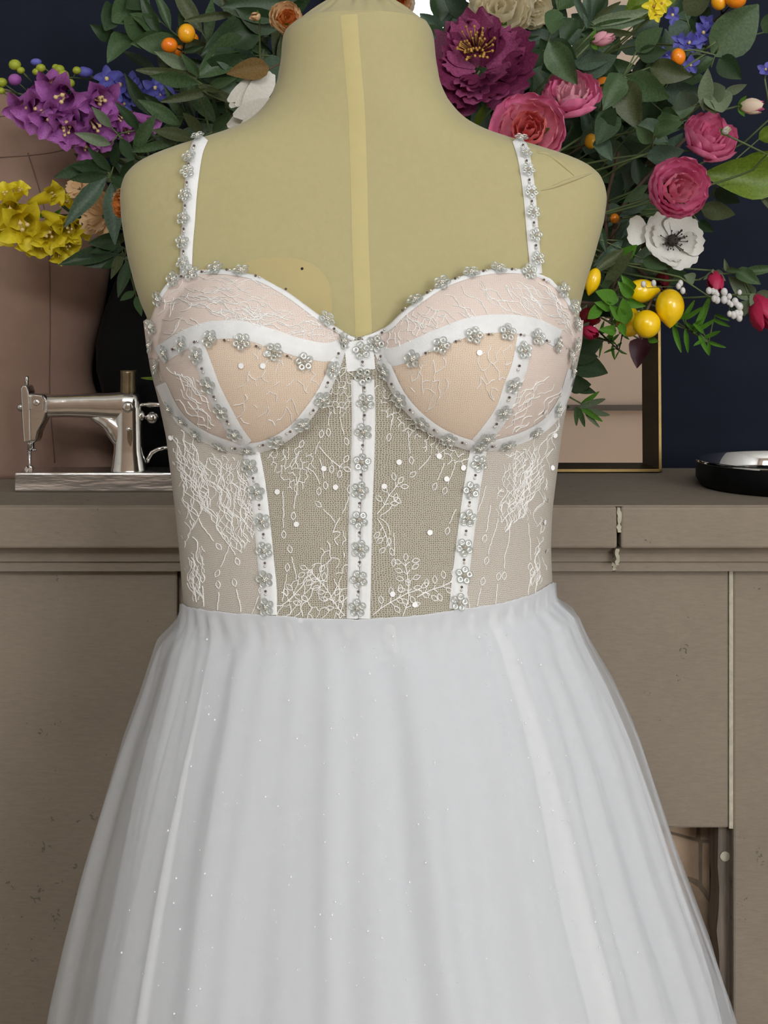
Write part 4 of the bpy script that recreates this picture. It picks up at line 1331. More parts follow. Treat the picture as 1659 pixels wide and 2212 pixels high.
def plant(name, label, cat, px, py, d, group=None, **k):
    """a thing rooted in the planter whose head is at the pixel; its stem is laid once all heads stand"""
    a = slot(px, d)
    t = thing(name, a, label, cat, group); PLANTS.add(t.name)
    STEMJOBS.append((t, a, P(px, py, d), k))
    return t, None
def nearest(pts, p):
    return min(pts, key=lambda q: (q - p).length)
def tie(t, p, seed, name='petiole', r=.0008, mn='stem_green'):
    """a thin stalk from the stem of the thing to a leaf or flower of it"""
    c = nearest(STEMPTS[t.name], p)
    L = (c - p).length
    if L < .003: return
    rg = random.Random(seed)
    def mk(k):
        s = L * min(.45, .02 + .012 * k)
        src = c if k < 12 else rg.choice(STEMPTS[t.name][len(STEMPTS[t.name]) // 2:])
        mid = src.lerp(p, .5) + Vector((rg.uniform(-s, s), rg.uniform(-s * .3, s * 1.2), rg.uniform(-s, s)))
        mid.y = min(mid.y, 1.86)
        return [src, mid, p]
    clear_tube(t, mk, r * 1.3, r, 80, 5, name, mn, .012)
def run_stems():
    for n_, (t, a, end, k) in enumerate(sorted(STEMJOBS, key=lambda q: q[2].z)):
        rg = random.Random(n_ * 31 + 7)
        vias = [Vector(v) for v in k.get('via', [])]
        r = k.get('r', .0018)
        STEMPTS[t.name] = clear_tube(t, lambda q: stem_path(a, vias + [end], rg, q), r * 1.15, r * .65, mn=k.get('stem', 'stem_green'), tries=300)
def run_leaves():
    for n_, (t, base, tip, kind, mn, roll, wf) in enumerate(LEAFJOBS):
        b0 = fit_leaf(t, base, tip, kind, mn, roll, wf, n_)
        tie(t, b0, n_)
    for n_, (t, p, nm) in enumerate(TIES):
        tie(t, p, n_ + 5000, nm)
def branch(label, pts, mn, kind, Lpx, nleaf, d=1.72, s0=.3, stem='stem_green', name='leafy_branch', cat='foliage', group=None, spread=.9, rollv=.7, seed=0, droop=0, r=.0015):
    """pts: pixel path to the tip"""
    rg = random.Random(seed * 13 + int(pts[-1][0]) * 7 + int(pts[-1][1]))
    p3 = [P(p[0], p[1], p[2] if len(p) > 2 else d) for p in pts]
    a = slot(pts[-1][0], p3[-1].y)
    t = thing(name, a, label, cat, group); PLANTS.add(t.name)
    r2 = random.Random(seed + 900); keep = {}
    def mk(k):
        keep[k] = stem_path(a, p3, r2, k, .022, True); return keep[k]
    full = clear_tube(t, mk, r * 1.2, r * .4, 300, 6, 'stem', stem, .02)
    STEMPTS[t.name] = full
    i0 = min(range(len(full)), key=lambda i: (full[i] - p3[0]).length)
    sp = full[i0:]
    m = len(sp)
    for i in range(nleaf):
        f = s0 + (1 - s0) * (i + .5) / nleaf
        j = min(m - 2, int(f * (m - 1)))
        base = sp[j].lerp(sp[j + 1], f * (m - 1) - j); tan = (sp[j + 1] - sp[max(0, j - 1)]).normalized()
        side = Vector((0, 1, 0)).cross(tan)
        side = side.normalized() if side.length > .1 else Vector((1, 0, 0))
        sg = 1 if i % 2 else -1
        ang = spread * rg.uniform(.7, 1.3)
        dr = tan * math.cos(ang) + side * (sg * math.sin(ang)) + Vector((0, rg.uniform(-.45, .25), droop))
        L = Lpx * rg.uniform(.7, 1.2) / F * base.y
        if i == nleaf - 1: dr = tan
        tip = base + dr.normalized() * L
        if tip.y > 1.865: tip.y = 1.865
        mm_ = rg.choice(mn) if isinstance(mn, (list, tuple)) else mn
        fit_leaf(t, base, tip, kind, mm_, rg.uniform(-rollv, rollv), rg.uniform(.85, 1.15), seed * 100 + i, free=False, tries=220)
    return t
# petals
PC = {}
def petal_me(key, mn, R, H, span, lip=.0, ruffle=.0, close=0.62, nu=6, nv=5, seed=0, tipw=1.0):
    k = (key, mn)
    if k in PC: return PC[k]
    V, Fc = [], []
    rg = random.Random(hash(key) % 1000 + seed) if False else random.Random(seed + int(R * 100) + int(span * 10))
    phs = rg.uniform(0, 6)
    for i in range(nv + 1):
        v = i / nv
        w = (math.sin(math.pi * (.14 + .72 * v)) ** .7) * (1 if v < .8 else 1 - (1 - tipw) * (v - .8) / .2)
        r = R * (.18 + .82 * math.sin(v * math.pi * close) / (math.sin(math.pi * close) if close < .5 else 1.0)) + lip * max(0, v - .7) * 2
        h = H * v ** 1.15
        for j in range(nu + 1):
            u = 2 * j / nu - 1
            a = span * .5 * u * w
            e = ruffle * v * math.sin(u * 7 + phs + v * 3)
            hh = h - .10 * H * (u * u) * v + e * .8
            rr = r + e
            V.append((rr * math.cos(a), rr * math.sin(a), hh))
    for i in range(nv):
        for j in range(nu):
            x = i * (nu + 1) + j
            Fc.append((x, x + 1, x + nu + 2, x + nu + 1))
    me = mesh_data('petal', V, Fc, MT[mn]); PC[k] = me
    return me
def axis_matrix(c, axis, R):
    z = Vector(axis).normalized(); x = z.orthogonal().normalized(); y = z.cross(x)
    return Matrix.Translation(c) @ Matrix((x, y, z)).transposed().to_4x4() @ Matrix.Scale(R, 4)
LAY = {'rose': [(.20,.98,2.6,3,.0),(.36,1.0,2.1,4,.0),(.52,1.02,1.8,5,.0),(.70,1.0,1.6,5,.02),(.86,.92,1.5,5,.05),(1.0,.76,1.45,6,.06)],
       'bud': [(.22,1.9,2.4,2,.0),(.42,1.85,2.3,3,-.02),(.6,1.7,2.1,3,.02)],
       'tulip': [(.35,1.7,2.4,3,-.05),(.62,1.75,2.2,3,-.08)]}
def bloom(parent, px, py, d, Rpx, axis, outer, inner, style='rose', seed=0, mid=None, center=True):
    rg = random.Random(seed + px)
    R = Rpx / F * d
    ax = Vector(axis).normalized()
    c = P(px, py, d) - ax * (R * .55)
    M = axis_matrix(c, ax, R)
    lays = LAY[style]
    n = len(lays)
    for li, (r, H, span, cnt, lip) in enumerate(lays):
        mn = inner if li < n * .4 else (mid or outer) if li < n * .67 else outer
        a0 = rg.uniform(0, 6.28)
        for k in range(cnt):
            me = petal_me((style, li, (k + seed) % 2), mn, r, H, span, lip, ruffle=.02 + .02 * ((k + seed) % 2), close=.62 if style == 'rose' else .78, seed=li * 5 + k % 2)
            a = a0 + k * 2 * math.pi / cnt + rg.uniform(-.2, .2)
            s = rg.uniform(.94, 1.06)
            Mk = M @ Matrix.Rotation(a, 4, 'Z') @ Matrix.Rotation(rg.uniform(-.12, .08), 4, 'Y') @ Matrix.Diagonal((s, s, s * rg.uniform(.93, 1.05), 1))
            link('petal', me, parent, Mk)
    return c, ax, R
def sepals(parent, c, ax, R, mn='leaf_fresh', n=5, L=.9):
    x = ax.orthogonal().normalized()
    for k in range(n):
        dr = (Matrix.Rotation(k * 2 * math.pi / n, 3, ax) @ x)
        put_leaf(parent, c - ax * .05 * R, c + (dr * .75 + ax * .55) * R * L, 'lance', mn, 0, 1.3, 'sepal')

# broad dark leaves top left of the form
t, _ = plant('broad_leaf_branch', 'branch with broad wavy dark leaves beside the neck of the dress form', 'foliage', 470, 120, 1.68)
for q in [(560,60,440,110,'ovate','leaf_dark'),(560,150,455,112,'ovate','leaf_blue'),(600,60,510,20,'ovate','leaf_dark'),(470,120,560,170,'ovate','leaf_dark'),(590,120,600,190,'ovate','leaf_blue'),(500,30,400,45,'strap','leaf_olive'),(440,170,530,120,'ovate','leaf_dark'),(620,10,480,15,'ovate','leaf_dark'),(580,150,480,200,'ovate','leaf_dark'),(540,90,430,160,'ovate','leaf_mid')]:
    put_leaf(t, P(q[0], q[1], 1.67), P(q[2], q[3], 1.64), q[4], q[5], lr.uniform(-.4, .4))
t, _ = plant('leafy_twig', 'twig with rounded green leaves hanging at the kumquats', 'foliage', 335, 85, 1.70)
for q in [(300,0,245,45,'round','leaf_mid'),(260,20,230,55,'round','leaf_dark'),(250,80,200,60,'ovate','leaf_dark'),(330,60,290,30,'ovate','leaf_mid'),(345,80,285,95,'ovate','leaf_mid'),(275,75,235,125,'ovate','leaf_mid'),(320,-10,265,20,'ovate','leaf_dark'),(310,80,270,40,'round','leaf_mid'),(350,82,300,-10,'lance','leaf_dark')]:
    put_leaf(t, P(q[0], q[1], 1.69), P(q[2], q[3], 1.66), q[4], q[5], lr.uniform(-.4, .4))
t, _ = plant('olive_sprig', 'olive sprig with long pale green leaves below the left kumquats', 'foliage', 420, 170, 1.64)
for q in [(415,150,335,112,'lance','leaf_sage'),(430,180,320,160,'lance','leaf_mid'),(425,170,300,148,'strap','leaf_olive'),(430,165,395,120,'lance','leaf_mid'),(440,190,480,200,'strap','leaf_olive'),(455,195,350,220,'strap','leaf_olive'),(430,185,520,225,'strap','leaf_olive'),(450,190,500,170,'lance','leaf_mid')]:
    put_leaf(t, P(q[0], q[1], 1.63), P(q[2], q[3], 1.60), q[4], q[5], lr.uniform(-.3, .3), 1.15)
t, _ = plant('olive_sprig', 'spray of long sage leaves crossing the purple foxglove tails', 'foliage', 255, 290, 1.60)
for q in [(240,275,200,232,'lance','leaf_sage'),(240,312,168,290,'lance','leaf_sage'),(300,280,255,225,'lance','leaf_dark'),(290,330,330,250,'lance','leaf_mid'),(390,270,300,215,'lance','leaf_mid'),(420,300,330,280,'lance','leaf_olive'),(440,290,390,240,'lance','leaf_olive'),(460,285,500,235,'lance','leaf_mid'),(260,300,290,350,'lance','leaf_dark'),(380,305,280,325,'strap','leaf_mid')]:
    put_leaf(t, P(q[0], q[1], 1.60), P(q[2], q[3], 1.57), q[4], q[5], lr.uniform(-.3, .3), 1.15)
t, _ = plant('laurel_sprig', 'laurel sprig of long dark leaves over the peach carnation', 'foliage', 238, 385, 1.60)
for q in [(225,350,112,384,'lance','leaf_dark'),(232,378,145,385,'lance','leaf_dark'),(230,382,140,482,'lance','leaf_blue'),(240,395,248,525,'lance','leaf_blue'),(235,370,150,355,'lance','leaf_dark'),(240,370,190,320,'lance','leaf_dark'),(245,360,250,300,'lance','leaf_dark'),(262,385,300,340,'lance','leaf_dark'),(240,380,290,420,'lance','leaf_dark')]:
    put_leaf(t, P(q[0], q[1], 1.60), P(q[2], q[3], 1.57), q[4], q[5], lr.uniform(-.3, .3), 1.05)
t, _ = plant('laurel_sprig', 'drooping laurel sprig of dark leaves in front of the black planter', 'foliage', 270, 560, 1.62)
for q in [(270,535,127,570,'lance','leaf_dark'),(275,555,150,568,'lance','leaf_blue'),(260,530,195,545,'lance','leaf_dark'),(265,560,215,585,'lance','leaf_dark'),(280,560,255,640,'lance','leaf_dark'),(292,628,256,655,'lance','leaf_mid'),(294,640,305,680,'lance','leaf_mid'),(290,560,310,620,'lance','leaf_dark'),(255,520,200,525,'ovate','leaf_dark'),(265,545,240,600,'lance','leaf_olive')]:
    put_leaf(t, P(q[0], q[1], 1.62), P(q[2], q[3], 1.59), q[4], q[5], lr.uniform(-.3, .3))
t, _ = plant('trailing_sprig', 'thin yellow-green leaf curling above the sewing machine wheel', 'foliage', 335, 815, 1.66, lift=-.02, via=[P(360, 760, 1.68)])
put_leaf(t, P(345, 818, 1.66), P(303, 818, 1.65), 'strap', 'leaf_lime', .3); put_leaf(t, P(350, 790, 1.66), P(330, 800, 1.65), 'lance', 'leaf_mid', .1)
# right-hand featured leaves
def feature(name, label, px, py, d, leaves, wf=1.0, stem='stem_green', **k):
    t, pts = plant(name, label, 'foliage', px, py, d, stem=stem, **k)
    for q in leaves:
        dd = q[6] if len(q) > 6 else d
        put_leaf(t, P(q[0], q[1], dd), P(q[2], q[3], dd - .02), q[4], q[5], lr.uniform(-.25, .25), wf)
    return t
feature('rose_leaf_spray', 'spray of veined dark rose leaves above the pink roses', 1180, 110, 1.60,
        [(1178,105,1228,195,'ovate','leaf_mid'),(1170,110,1140,150,'ovate','leaf_dark'),(1180,100,1250,150,'ovate','leaf_dark'),(1240,135,1320,125,'ovate','leaf_blue'),(1250,160,1335,120,'ovate','leaf_blue'),(1150,100,1095,85,'ovate','leaf_dark'),(1200,20,1190,80,'ovate','leaf_mid'),(1240,40,1215,90,'ovate','leaf_dark')])
feature('rose_leaf_spray', 'cluster of large rounded dark leaves at the centre of the right foliage', 1345, 165, 1.60,
        [(1340,160,1310,230,'ovate','leaf_mid'),(1355,168,1450,210,'ovate','leaf_mid'),(1345,175,1375,275,'ovate','leaf_olive'),(1405,145,1490,165,'ovate','leaf_olive'),(1375,110,1430,60,'ovate','leaf_mid'),(1380,120,1440,110,'ovate','leaf_dark'),(1300,280,1330,230,'ovate','leaf_dark'),(1290,300,1320,340,'ovate','leaf_blue'),(1325,240,1290,310,'ovate','leaf_dark'),(1385,270,1440,310,'ovate','leaf_mid'),(1430,240,1470,265,'ovate','leaf_mid')], 1.1)
feature('broad_leaf_branch', 'big single dark green leaf against the navy wall', 1545, 100, 1.64,
        [(1540,118,1640,10,'ovate','leaf_mid'),(1555,125,1600,170,'ovate','leaf_dark'),(1500,60,1540,10,'ovate','leaf_dark'),(1650,70,1690,20,'ovate','leaf_mid'),(1480,30,1540,-30,'ovate','leaf_olive')], 1.25)
feature('willow_sprig', 'fan of slender grey-green leaves above the small pink bud', 1290, 60, 1.62,
        [(1280,50,1400,25,'strap','leaf_sage'),(1280,60,1390,45,'strap','leaf_mid'),(1285,40,1340,5,'strap','leaf_olive'),(1275,45,1290,-30,'strap','leaf_blue'),(1270,60,1265,-30,'strap','leaf_blue'),(1270,50,1235,-20,'strap','leaf_blue'),(1290,70,1370,70,'strap','leaf_olive')], 1.3)
feature('lime_leaf_branch', 'bright lime-green leaf behind the yellow blossom at the top of the arrangement', 1370, 20, 1.68,
        [(1350,30,1470,-20,'ovate','leaf_lime'),(1330,40,1420,10,'lance','leaf_lime')])
feature('eucalyptus_sprig', 'pale sage eucalyptus sprig with soft leaves above the tall pink rose', 1560, 195, 1.57,
        [(1520,240,1530,145,'lance','leaf_sage'),(1560,205,1615,180,'lance','leaf_sage'),(1545,200,1560,240,'round','leaf_sage'),(1535,205,1565,190,'round','leaf_sage'),(1520,215,1545,245,'lance','leaf_olive'),(1490,230,1470,200,'round','leaf_blue'),(1420,270,1465,255,'ovate','leaf_mid'),(1380,270,1440,300,'ovate','leaf_blue')], 1.3, 'stem_olive' if 'stem_olive' in MT else 'stem_green')
feature('blue_leaf_sprig', 'flat blue-green leaf lying above the upper anemone rose', 1405, 330, 1.57,
        [(1398,340,1480,322,'ovate','leaf_blue'),(1405,310,1370,280,'ovate','leaf_mid'),(1400,300,1460,270,'ovate','leaf_mid')])
feature('magnolia_leaf', 'large glossy lime-green leaf jutting out beside the pink roses', 1560, 370, 1.60,
        [(1690,385,1532,378,'ovate','leaf_lime'),(1600,345,1690,330,'lance','leaf_lime'),(1640,420,1700,480,'strap','leaf_olive'),(1640,300,1700,270,'ovate','leaf_lime')], 1.0, via=[P(1480,440,1.66)])
feature('lime_bract', 'small bright green leaf under the burgundy peony', 1040, 265, 1.60, [(1028,270,1048,228,'strap','leaf_lime')], 2.0)
feature('rose_leaf_spray', 'grey-green leaves below the large pink rose', 1540, 450, 1.64,
        [(1515,450,1590,465,'ovate','leaf_olive'),(1510,480,1540,500,'ovate','leaf_dark'),(1400,400,1340,440,'lance','leaf_mid'),(1410,430,1335,465,'lance','leaf_blue'),(1545,410,1600,440,'ovate','leaf_dark')])
feature('lemon_leaf_spray', 'long grey leaves tucked between dress form shoulder and lemons', 1300, 560, 1.62,
        [(1345,520,1290,570,'lance','leaf_blue'),(1345,540,1280,590,'lance','leaf_olive'),(1300,620,1370,540,'lance','leaf_olive'),(1340,560,1375,530,'ovate','leaf_fresh'),(1330,580,1360,550,'ovate','leaf_fresh'),(1390,560,1440,580,'ovate','leaf_mid'),(1290,480,1310,540,'lance','leaf_dark'),(1285,520,1300,450,'lance','leaf_dark')])
# --- roses
def rose(label, px, py, d, R, axis, outer, inner, mid=None, style='rose', seed=0, name='rose', cat='flower', sep='leaf_fresh', group=None, **k):
    ax = Vector(axis).normalized()
    e = P(px, py, d) - ax * (R / F * d * .6)
    ex, ey = proj(e)
    t, pts = plant(name, label, cat, ex, ey, e.y, group, **k)
    c, ax, Rm = bloom(t, px, py, d, R, ax, outer, inner, style, seed, mid)
    sepals(t, c, ax, Rm, sep, L=.75 if style == 'rose' else 1.1)
    return t, c, ax, Rm
rose('pink rose with upright petal and pale heart under the dark veined leaf', 1233, 208, 1.57, 66, (-.12, -.75, .55), 'pink', 'pink_pale', 'pink', seed=1)
rose('pink rose with coral heart peeping over the dress form shoulder', 1142, 282, 1.50, 80, (-.05, -1, .12), 'pink', 'coral', 'pink_in', seed=2)
rose('large round pink rose with yellow heart above the white anemone', 1464, 408, 1.54, 70, (.12, -1, .05), 'pink', 'pink_in', 'pink', seed=3)
rose('tall pink rose with a curled cream petal tucked against it', 1532, 298, 1.58, 62, (.15, -.85, .5), 'pink', 'pink', 'pink', seed=4)
t = rose('small cream rosebud curl resting on the tall pink rose', 1566, 284, 1.505, 15, (.4, -1, .3), 'snow', 'cream', 'snow', style='bud', seed=44, name='rosebud', via=[P(1612, 340, 1.54)])
rose('small pale pink rosebud above the rose with upright petal', 1292, 88, 1.57, 29, (.75, -.6, .1), 'pink', 'pink_pale', 'pink_pale', style='bud', seed=5, name='rosebud')
rose('pink and cream rosebud in green sepals on the far edge beside the eucalyptus', 1612, 230, 1.58, 30, (.9, -.5, -.1), 'pink_pale', 'pink', 'cream', style='bud', seed=6, name='rosebud')
rose('big cream rose above the burgundy peony', 1080, 20, 1.66, 72, (.0, -1, .2), 'cream', 'cream', 'cream', seed=7)
rose('half-open cream rose leaning out beside the big cream rose', 1152, 20, 1.72, 46, (.35, -.8, -.2), 'cream', 'cream', 'cream', seed=8)
rose('peach rose with apricot heart beside the neck of the dress form', 618, 40, 1.56, 38, (.4, -.9, .1), 'peach', 'apricot', 'peach', seed=9)
rose('tiny blush rosebud next to the peach rose at the neck', 555, 36, 1.58, 17, (-.4, -.8, -.2), 'pink_pale', 'peach', 'peach', style='bud', seed=10, name='rosebud')
rose('ivory and orange bloom hidden behind the neck cap', 860, 6, 1.50, 36, (.1, -1, -.2), 'ivory', 'apricot', 'peach', seed=12)
rose('apricot rose half hidden behind the dress form arm edge', 268, 440, 1.52, 34, (-.7, -.7, 0), 'peach', 'apricot', 'apricot', seed=13)
for lab, px, py, d, R, ax, m1, m2 in [
    ('crimson tulip bud on the twig past the anemone', 1545, 600, 1.60, 30, (-.1, -.5, -.8), 'crimson', 'deep_red'),
    ('large crimson tulip head at the outer end of the lemon twig', 1645, 660, 1.57, 52, (.25, -.5, -.75), 'crimson', 'crimson'),
    ('dark red tulip tucked under the white anemone', 1432, 602, 1.675, 34, (-.3, -.8, -.3), 'deep_red', 'deep_red'),
    ('dark red bud beside the gown neckline under the lemon leaves', 1262, 688, 1.60, 36, (.5, -.8, .1), 'deep_red', 'crimson'),
    ('hot pink bud beside the gown cup', 1268, 714, 1.58, 26, (.5, -.8, -.3), 'crimson', 'crimson')]:
    rose(lab, px, py, d, R, ax, m1, m2, m1, style='tulip', seed=px, name='tulip', sep='leaf_sage', lift=.02)

# --- burgundy peony with open golden centre
def ruffled(parent, c, ax, R, outer, inner, layers, seed, ruf=.07):
    M = axis_matrix(c, ax, R); rg = random.Random(seed)
    for li, (r, H, span, cnt) in enumerate(layers):
        for k in range(cnt):
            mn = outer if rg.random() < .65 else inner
            me = petal_me(('ruf', li, k % 3, seed), mn, r, H, span, .12, ruf, .5, 8, 6, seed=seed + li * 3 + k % 3, tipw=.8)
            link('petal', me, parent, M @ Matrix.Rotation(k * 2 * math.pi / cnt + rg.uniform(-.3, .3), 4, 'Z') @ Matrix.Rotation(rg.uniform(-.22, .22), 4, 'Y') @ Matrix.Scale(rg.uniform(.88, 1.08), 4))
def stamens(parent, c, ax, R, n, mn, h=.5, spread=.35, seed=1, rad=.035):
    b = MB(); rg = random.Random(seed); x = ax.orthogonal().normalized(); y = ax.cross(x)
    for k in range(n):
        a = rg.uniform(0, 6.28); s = spread * math.sqrt(rg.random())
        base = c + (x * math.cos(a) + y * math.sin(a)) * s * R * .5
        tip = c + (x * math.cos(a) + y * math.sin(a)) * s * R * 1.3 + ax * R * h * rg.uniform(.7, 1.1)
        b.tube([base, tip], rad * .4 * R, 4); b.ball(tip, rad * R, 5, 4)
    b.make('stamens', MT[mn], parent, kind='stuff', label='cluster of stamens')
ax = Vector((-.12, -1, .3)).normalized(); R = 112 / F * 1.58
c = P(1035, 140, 1.58) - ax * R * .25
t, _ = plant('peony', 'large ruffled burgundy peony with golden stamens beside the neck', 'flower', *proj(c), c.y)
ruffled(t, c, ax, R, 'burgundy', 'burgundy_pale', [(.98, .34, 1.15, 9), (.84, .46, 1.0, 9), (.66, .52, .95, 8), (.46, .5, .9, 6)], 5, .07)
stamens(t, P(1028, 112, 1.58) + ax * R * .05, ax, R, 46, 'stamen', .32, .3, 4, .03)
# peach carnation on the left
ax = Vector((-.3, -1, .0)).normalized(); R = 46 / F * 1.64
c = P(218, 465, 1.64) - ax * R * .3
t, _ = plant('carnation', 'peach ruffled carnation under the laurel leaves on the left', 'flower', *proj(c), c.y)
ruffled(t, c, ax, R, 'peach', 'peach', [(1.0, .35, 1.2, 8), (.75, .55, 1.1, 7), (.45, .7, 1.0, 5)], 9, .10)
ax = Vector((-.5, -1, .3)).normalized(); R = 26 / F * 1.66
c = P(172, 408, 1.66)
t, _ = plant('carnation', 'small peach blossom above the yellow foxgloves', 'flower', *proj(c), c.y)
ruffled(t, c, ax, R, 'peach', 'peach', [(1.0, .35, 1.3, 6), (.6, .6, 1.2, 5)], 10, .06)

# --- white anemone
ax = Vector((.12, -1, .28)).normalized(); R = 66 / F * 1.615
c = P(1452, 520, 1.615)
t, _ = plant('anemone', 'white anemone with dark grey centre below the large pink rose', 'flower', *proj(c - ax * .01), c.y, via=[P(1385, 590, 1.65)])
M = axis_matrix(c - ax * R * .12, ax, R)
an_me = petal_me(('anem', 0), 'snow', .95, .34, 1.35, .10, .03, .5, 8, 6, seed=3, tipw=.9)
an_in = petal_me(('anem', 1), 'snow', .72, .42, 1.3, .04, .04, .5, 8, 6, seed=6, tipw=.85)
for k in range(6):
    link('petal', an_me, t, M @ Matrix.Rotation(k * math.pi / 3 + .2, 4, 'Z') @ Matrix.Rotation((-.1, .12, 0, -.2, .1, -.05)[k], 4, 'Y'))
for k in range(4):
    link('petal', an_in, t, M @ Matrix.Rotation(k * math.pi / 2 + .6, 4, 'Z') @ Matrix.Rotation((.1, -.1, .05, 0)[k], 4, 'Y'))
b = MB(); b.ball(c + ax * R * .05, R * .2, 12, 8, (1, .8, 1)); b.make('eye', MT['anemone_eye'], t)
stamens(t, c, ax, R, 40, 'anemone_eye', .22, .36, 8, .03)
big = petal_me(('anem', 2), 'snow', 1.0, .5, 1.2, .05, .03, .5, 8, 6, seed=8)
tw = axis_matrix(P(1425, 515, 1.615), Vector((-.25, -1, .25)), 72 / F * 1.615)
xdir = tw.inverted().to_3x3() @ Vector((-1, 0, .25))
link('petal', big, t, tw @ Matrix.Rotation(math.atan2(xdir.y, xdir.x), 4, 'Z') @ Matrix.Rotation(-.2, 4, 'Y'))
# --- white magnolia beside the neck
t, _ = plant('magnolia', 'ivory magnolia with long drooping petals and brown leaf beside the neck', 'flower', 580, 150, 1.56, stem='stem_brown', via=[P(620, 130, 1.6)])
for q in [(585,165,495,215),(580,160,500,228),(588,158,520,250),(575,175,512,225),(578,170,530,245)]:
    put_leaf(t, P(q[0], q[1], 1.56), P(q[2], q[3], 1.52), 'strap', 'ivory', lr.uniform(-.3, .3), 2.1, 'petal')
for q in [(600,222,494,272),(606,232,506,290),(598,226,498,252),(600,236,520,284)]:
    put_leaf(t, P(q[0], q[1], 1.53), P(q[2], q[3], 1.50), 'strap', 'ivory', lr.uniform(-.15, .15), 2.3, 'petal')
put_leaf(t, P(580, 146, 1.55), P(492, 158, 1.52), 'ovate', 'leaf_brown', .2, .85)

# --- bells
def bell_me(mn, L=1.0, r0=.13, r1=.25, flare=.44, key='bell'):
    k = (key, mn)
    if k in PC: return PC[k]
    V, Fc = [], []; n = 20
    prof = [(0.02, .4*r0), (.08, r0), (.35, (r0 + r1) * .5), (.7, r1), (.88, r1 * 1.15), (1.0, flare)]
    for i, (h, r) in enumerate(prof):
        for j in range(n):
            a = 2 * math.pi * j / n
            lobe = 1 + (.28 * math.cos(5 * a) if i == len(prof) - 1 else .06 * math.cos(5 * a) if i == len(prof) - 2 else 0)
            V.append((r * lobe * math.cos(a), r * lobe * math.sin(a), h - (.06 * math.cos(5 * a) if i == len(prof) - 1 else 0)))
    for i in range(len(prof) - 1):
        for j in range(n):
            Fc.append((i*n+j, i*n+(j+1)%n, (i+1)*n+(j+1)%n, (i+1)*n+j))
    PC[k] = mesh_data('bell', V, Fc, MT[mn]); return PC[k]
tm = MB(); 
for k in range(3):
    a = k * 2.1
    tm.tube([(0.02*math.cos(a), .02*math.sin(a), .3), (.08*math.cos(a), .08*math.sin(a), .85)], .02, 5); tm.ball((.08*math.cos(a), .08*math.sin(a), .88), .05, 6, 4)
throat_me = mesh_data('throat', tm.v, tm.f, MT['throat'])
def put_bell(parent, x0, y0, x1, y1, d0, d1, mn, wf=1.0):
    a, b_ = P(x0, y0, d0), P(x1, y1, d1)
    z = b_ - a; L = z.length; z.normalize(); x = z.orthogonal().normalized(); y = z.cross(x)
    M = Matrix.Translation(a) @ Matrix((x, y, z)).transposed().to_4x4() @ Matrix.Rotation(lr.uniform(0, 6), 4, 'Z') @ Matrix.Diagonal((L * wf, L * wf, L, 1))
    o = link('bell', bell_me(mn), parent, M)
    TIES.append((parent, a, 'pedicel'))
    link('throat', throat_me, o, M)
t, _ = plant('foxglove', 'purple foxglove spike with lime buds over the mauve dress form', 'flower', 5, 195, 1.70, via=[P(300, 300, 1.70), P(180, 235, 1.72)], lift=.08)
for q in [(122,150,106,192,1.70,1.665,1.0),(150,198,126,214,1.70,1.65,1.2),(168,208,228,216,1.69,1.66,.8),(72,200,46,240,1.70,1.66,1.0),(96,205,80,246,1.70,1.655,1.1),(128,232,146,276,1.70,1.66,1.0),(158,252,140,292,1.70,1.66,.9),(182,240,214,282,1.70,1.66,.9),
          (222,222,265,262,1.69,1.67,.75),(248,248,280,290,1.69,1.67,.7),(165,282,190,326,1.69,1.67,.9),(285,246,334,268,1.68,1.66,.7),(200,190,222,222,1.70,1.66,1.1),(225,285,228,315,1.69,1.67,.8),(110,225,112,262,1.70,1.655,1.0)]:
    put_bell(t, *q[:4], q[4], q[5], 'purple', q[6])
for (x, y, r, mn) in [(32,140,14,'bud_lime'),(45,152,9,'bud_lime'),(88,147,11,'bud_lime'),(78,155,9,'bud_lime'),(128,150,12,'bud_lime'),(136,163,14,'bud_lime'),(150,180,12,'bud_lime'),(166,152,10,'bud_lime'),(4,178,12,'bud_lime'),(2,196,9,'bud_lime'),(120,145,8,'bud_lime'),(32,172,15,'purple')]:
    b = MB(); b.ball(P(x, y, 1.69), r / F * 1.69, 8, 6, (1, 1, .85)); b.make('bud', MT[mn], t)
    b = MB(); b.tube([P(x, y, 1.69), P(x + (90 - x) * .3 + 10, y + 25, 1.70)], .0009, 5); b.make('bud_stalk', MT['stem_green'], t)
t, _ = plant('foxglove', 'bright yellow foxglove spike in front of the mauve dress form', 'flower', -10, 465, 1.70, via=[P(260, 470, 1.70), P(120, 465, 1.71)], lift=.05)
for q in [(30,450,8,412,1.69,1.66,.9),(28,440,46,404,1.69,1.67,.8),(60,440,122,418,1.69,1.66,.62),(90,458,148,488,1.69,1.66,.62),(168,462,142,430,1.69,1.67,.8),(40,462,52,492,1.69,1.645,1.2),(14,470,8,512,1.69,1.66,.9),(56,488,68,528,1.69,1.66,.9),(82,486,88,540,1.69,1.66,.7),
          (118,490,150,540,1.69,1.66,.7),(150,478,180,492,1.69,1.66,.9),(20,432,22,462,1.69,1.65,1.1),(120,520,132,555,1.69,1.665,.8),(100,480,108,512,1.69,1.65,1.0),(150,470,150,500,1.69,1.65,.9)]:
    put_bell(t, *q[:4], q[4], q[5], 'yellow', q[6])
for q in [(60,450,40,440),(90,470,78,455),(110,470,130,455),(50,480,38,470)]:
    put_leaf(t, P(q[0], q[1], 1.685), P(q[2], q[3], 1.67), 'lance', 'leaf_fresh', .2)
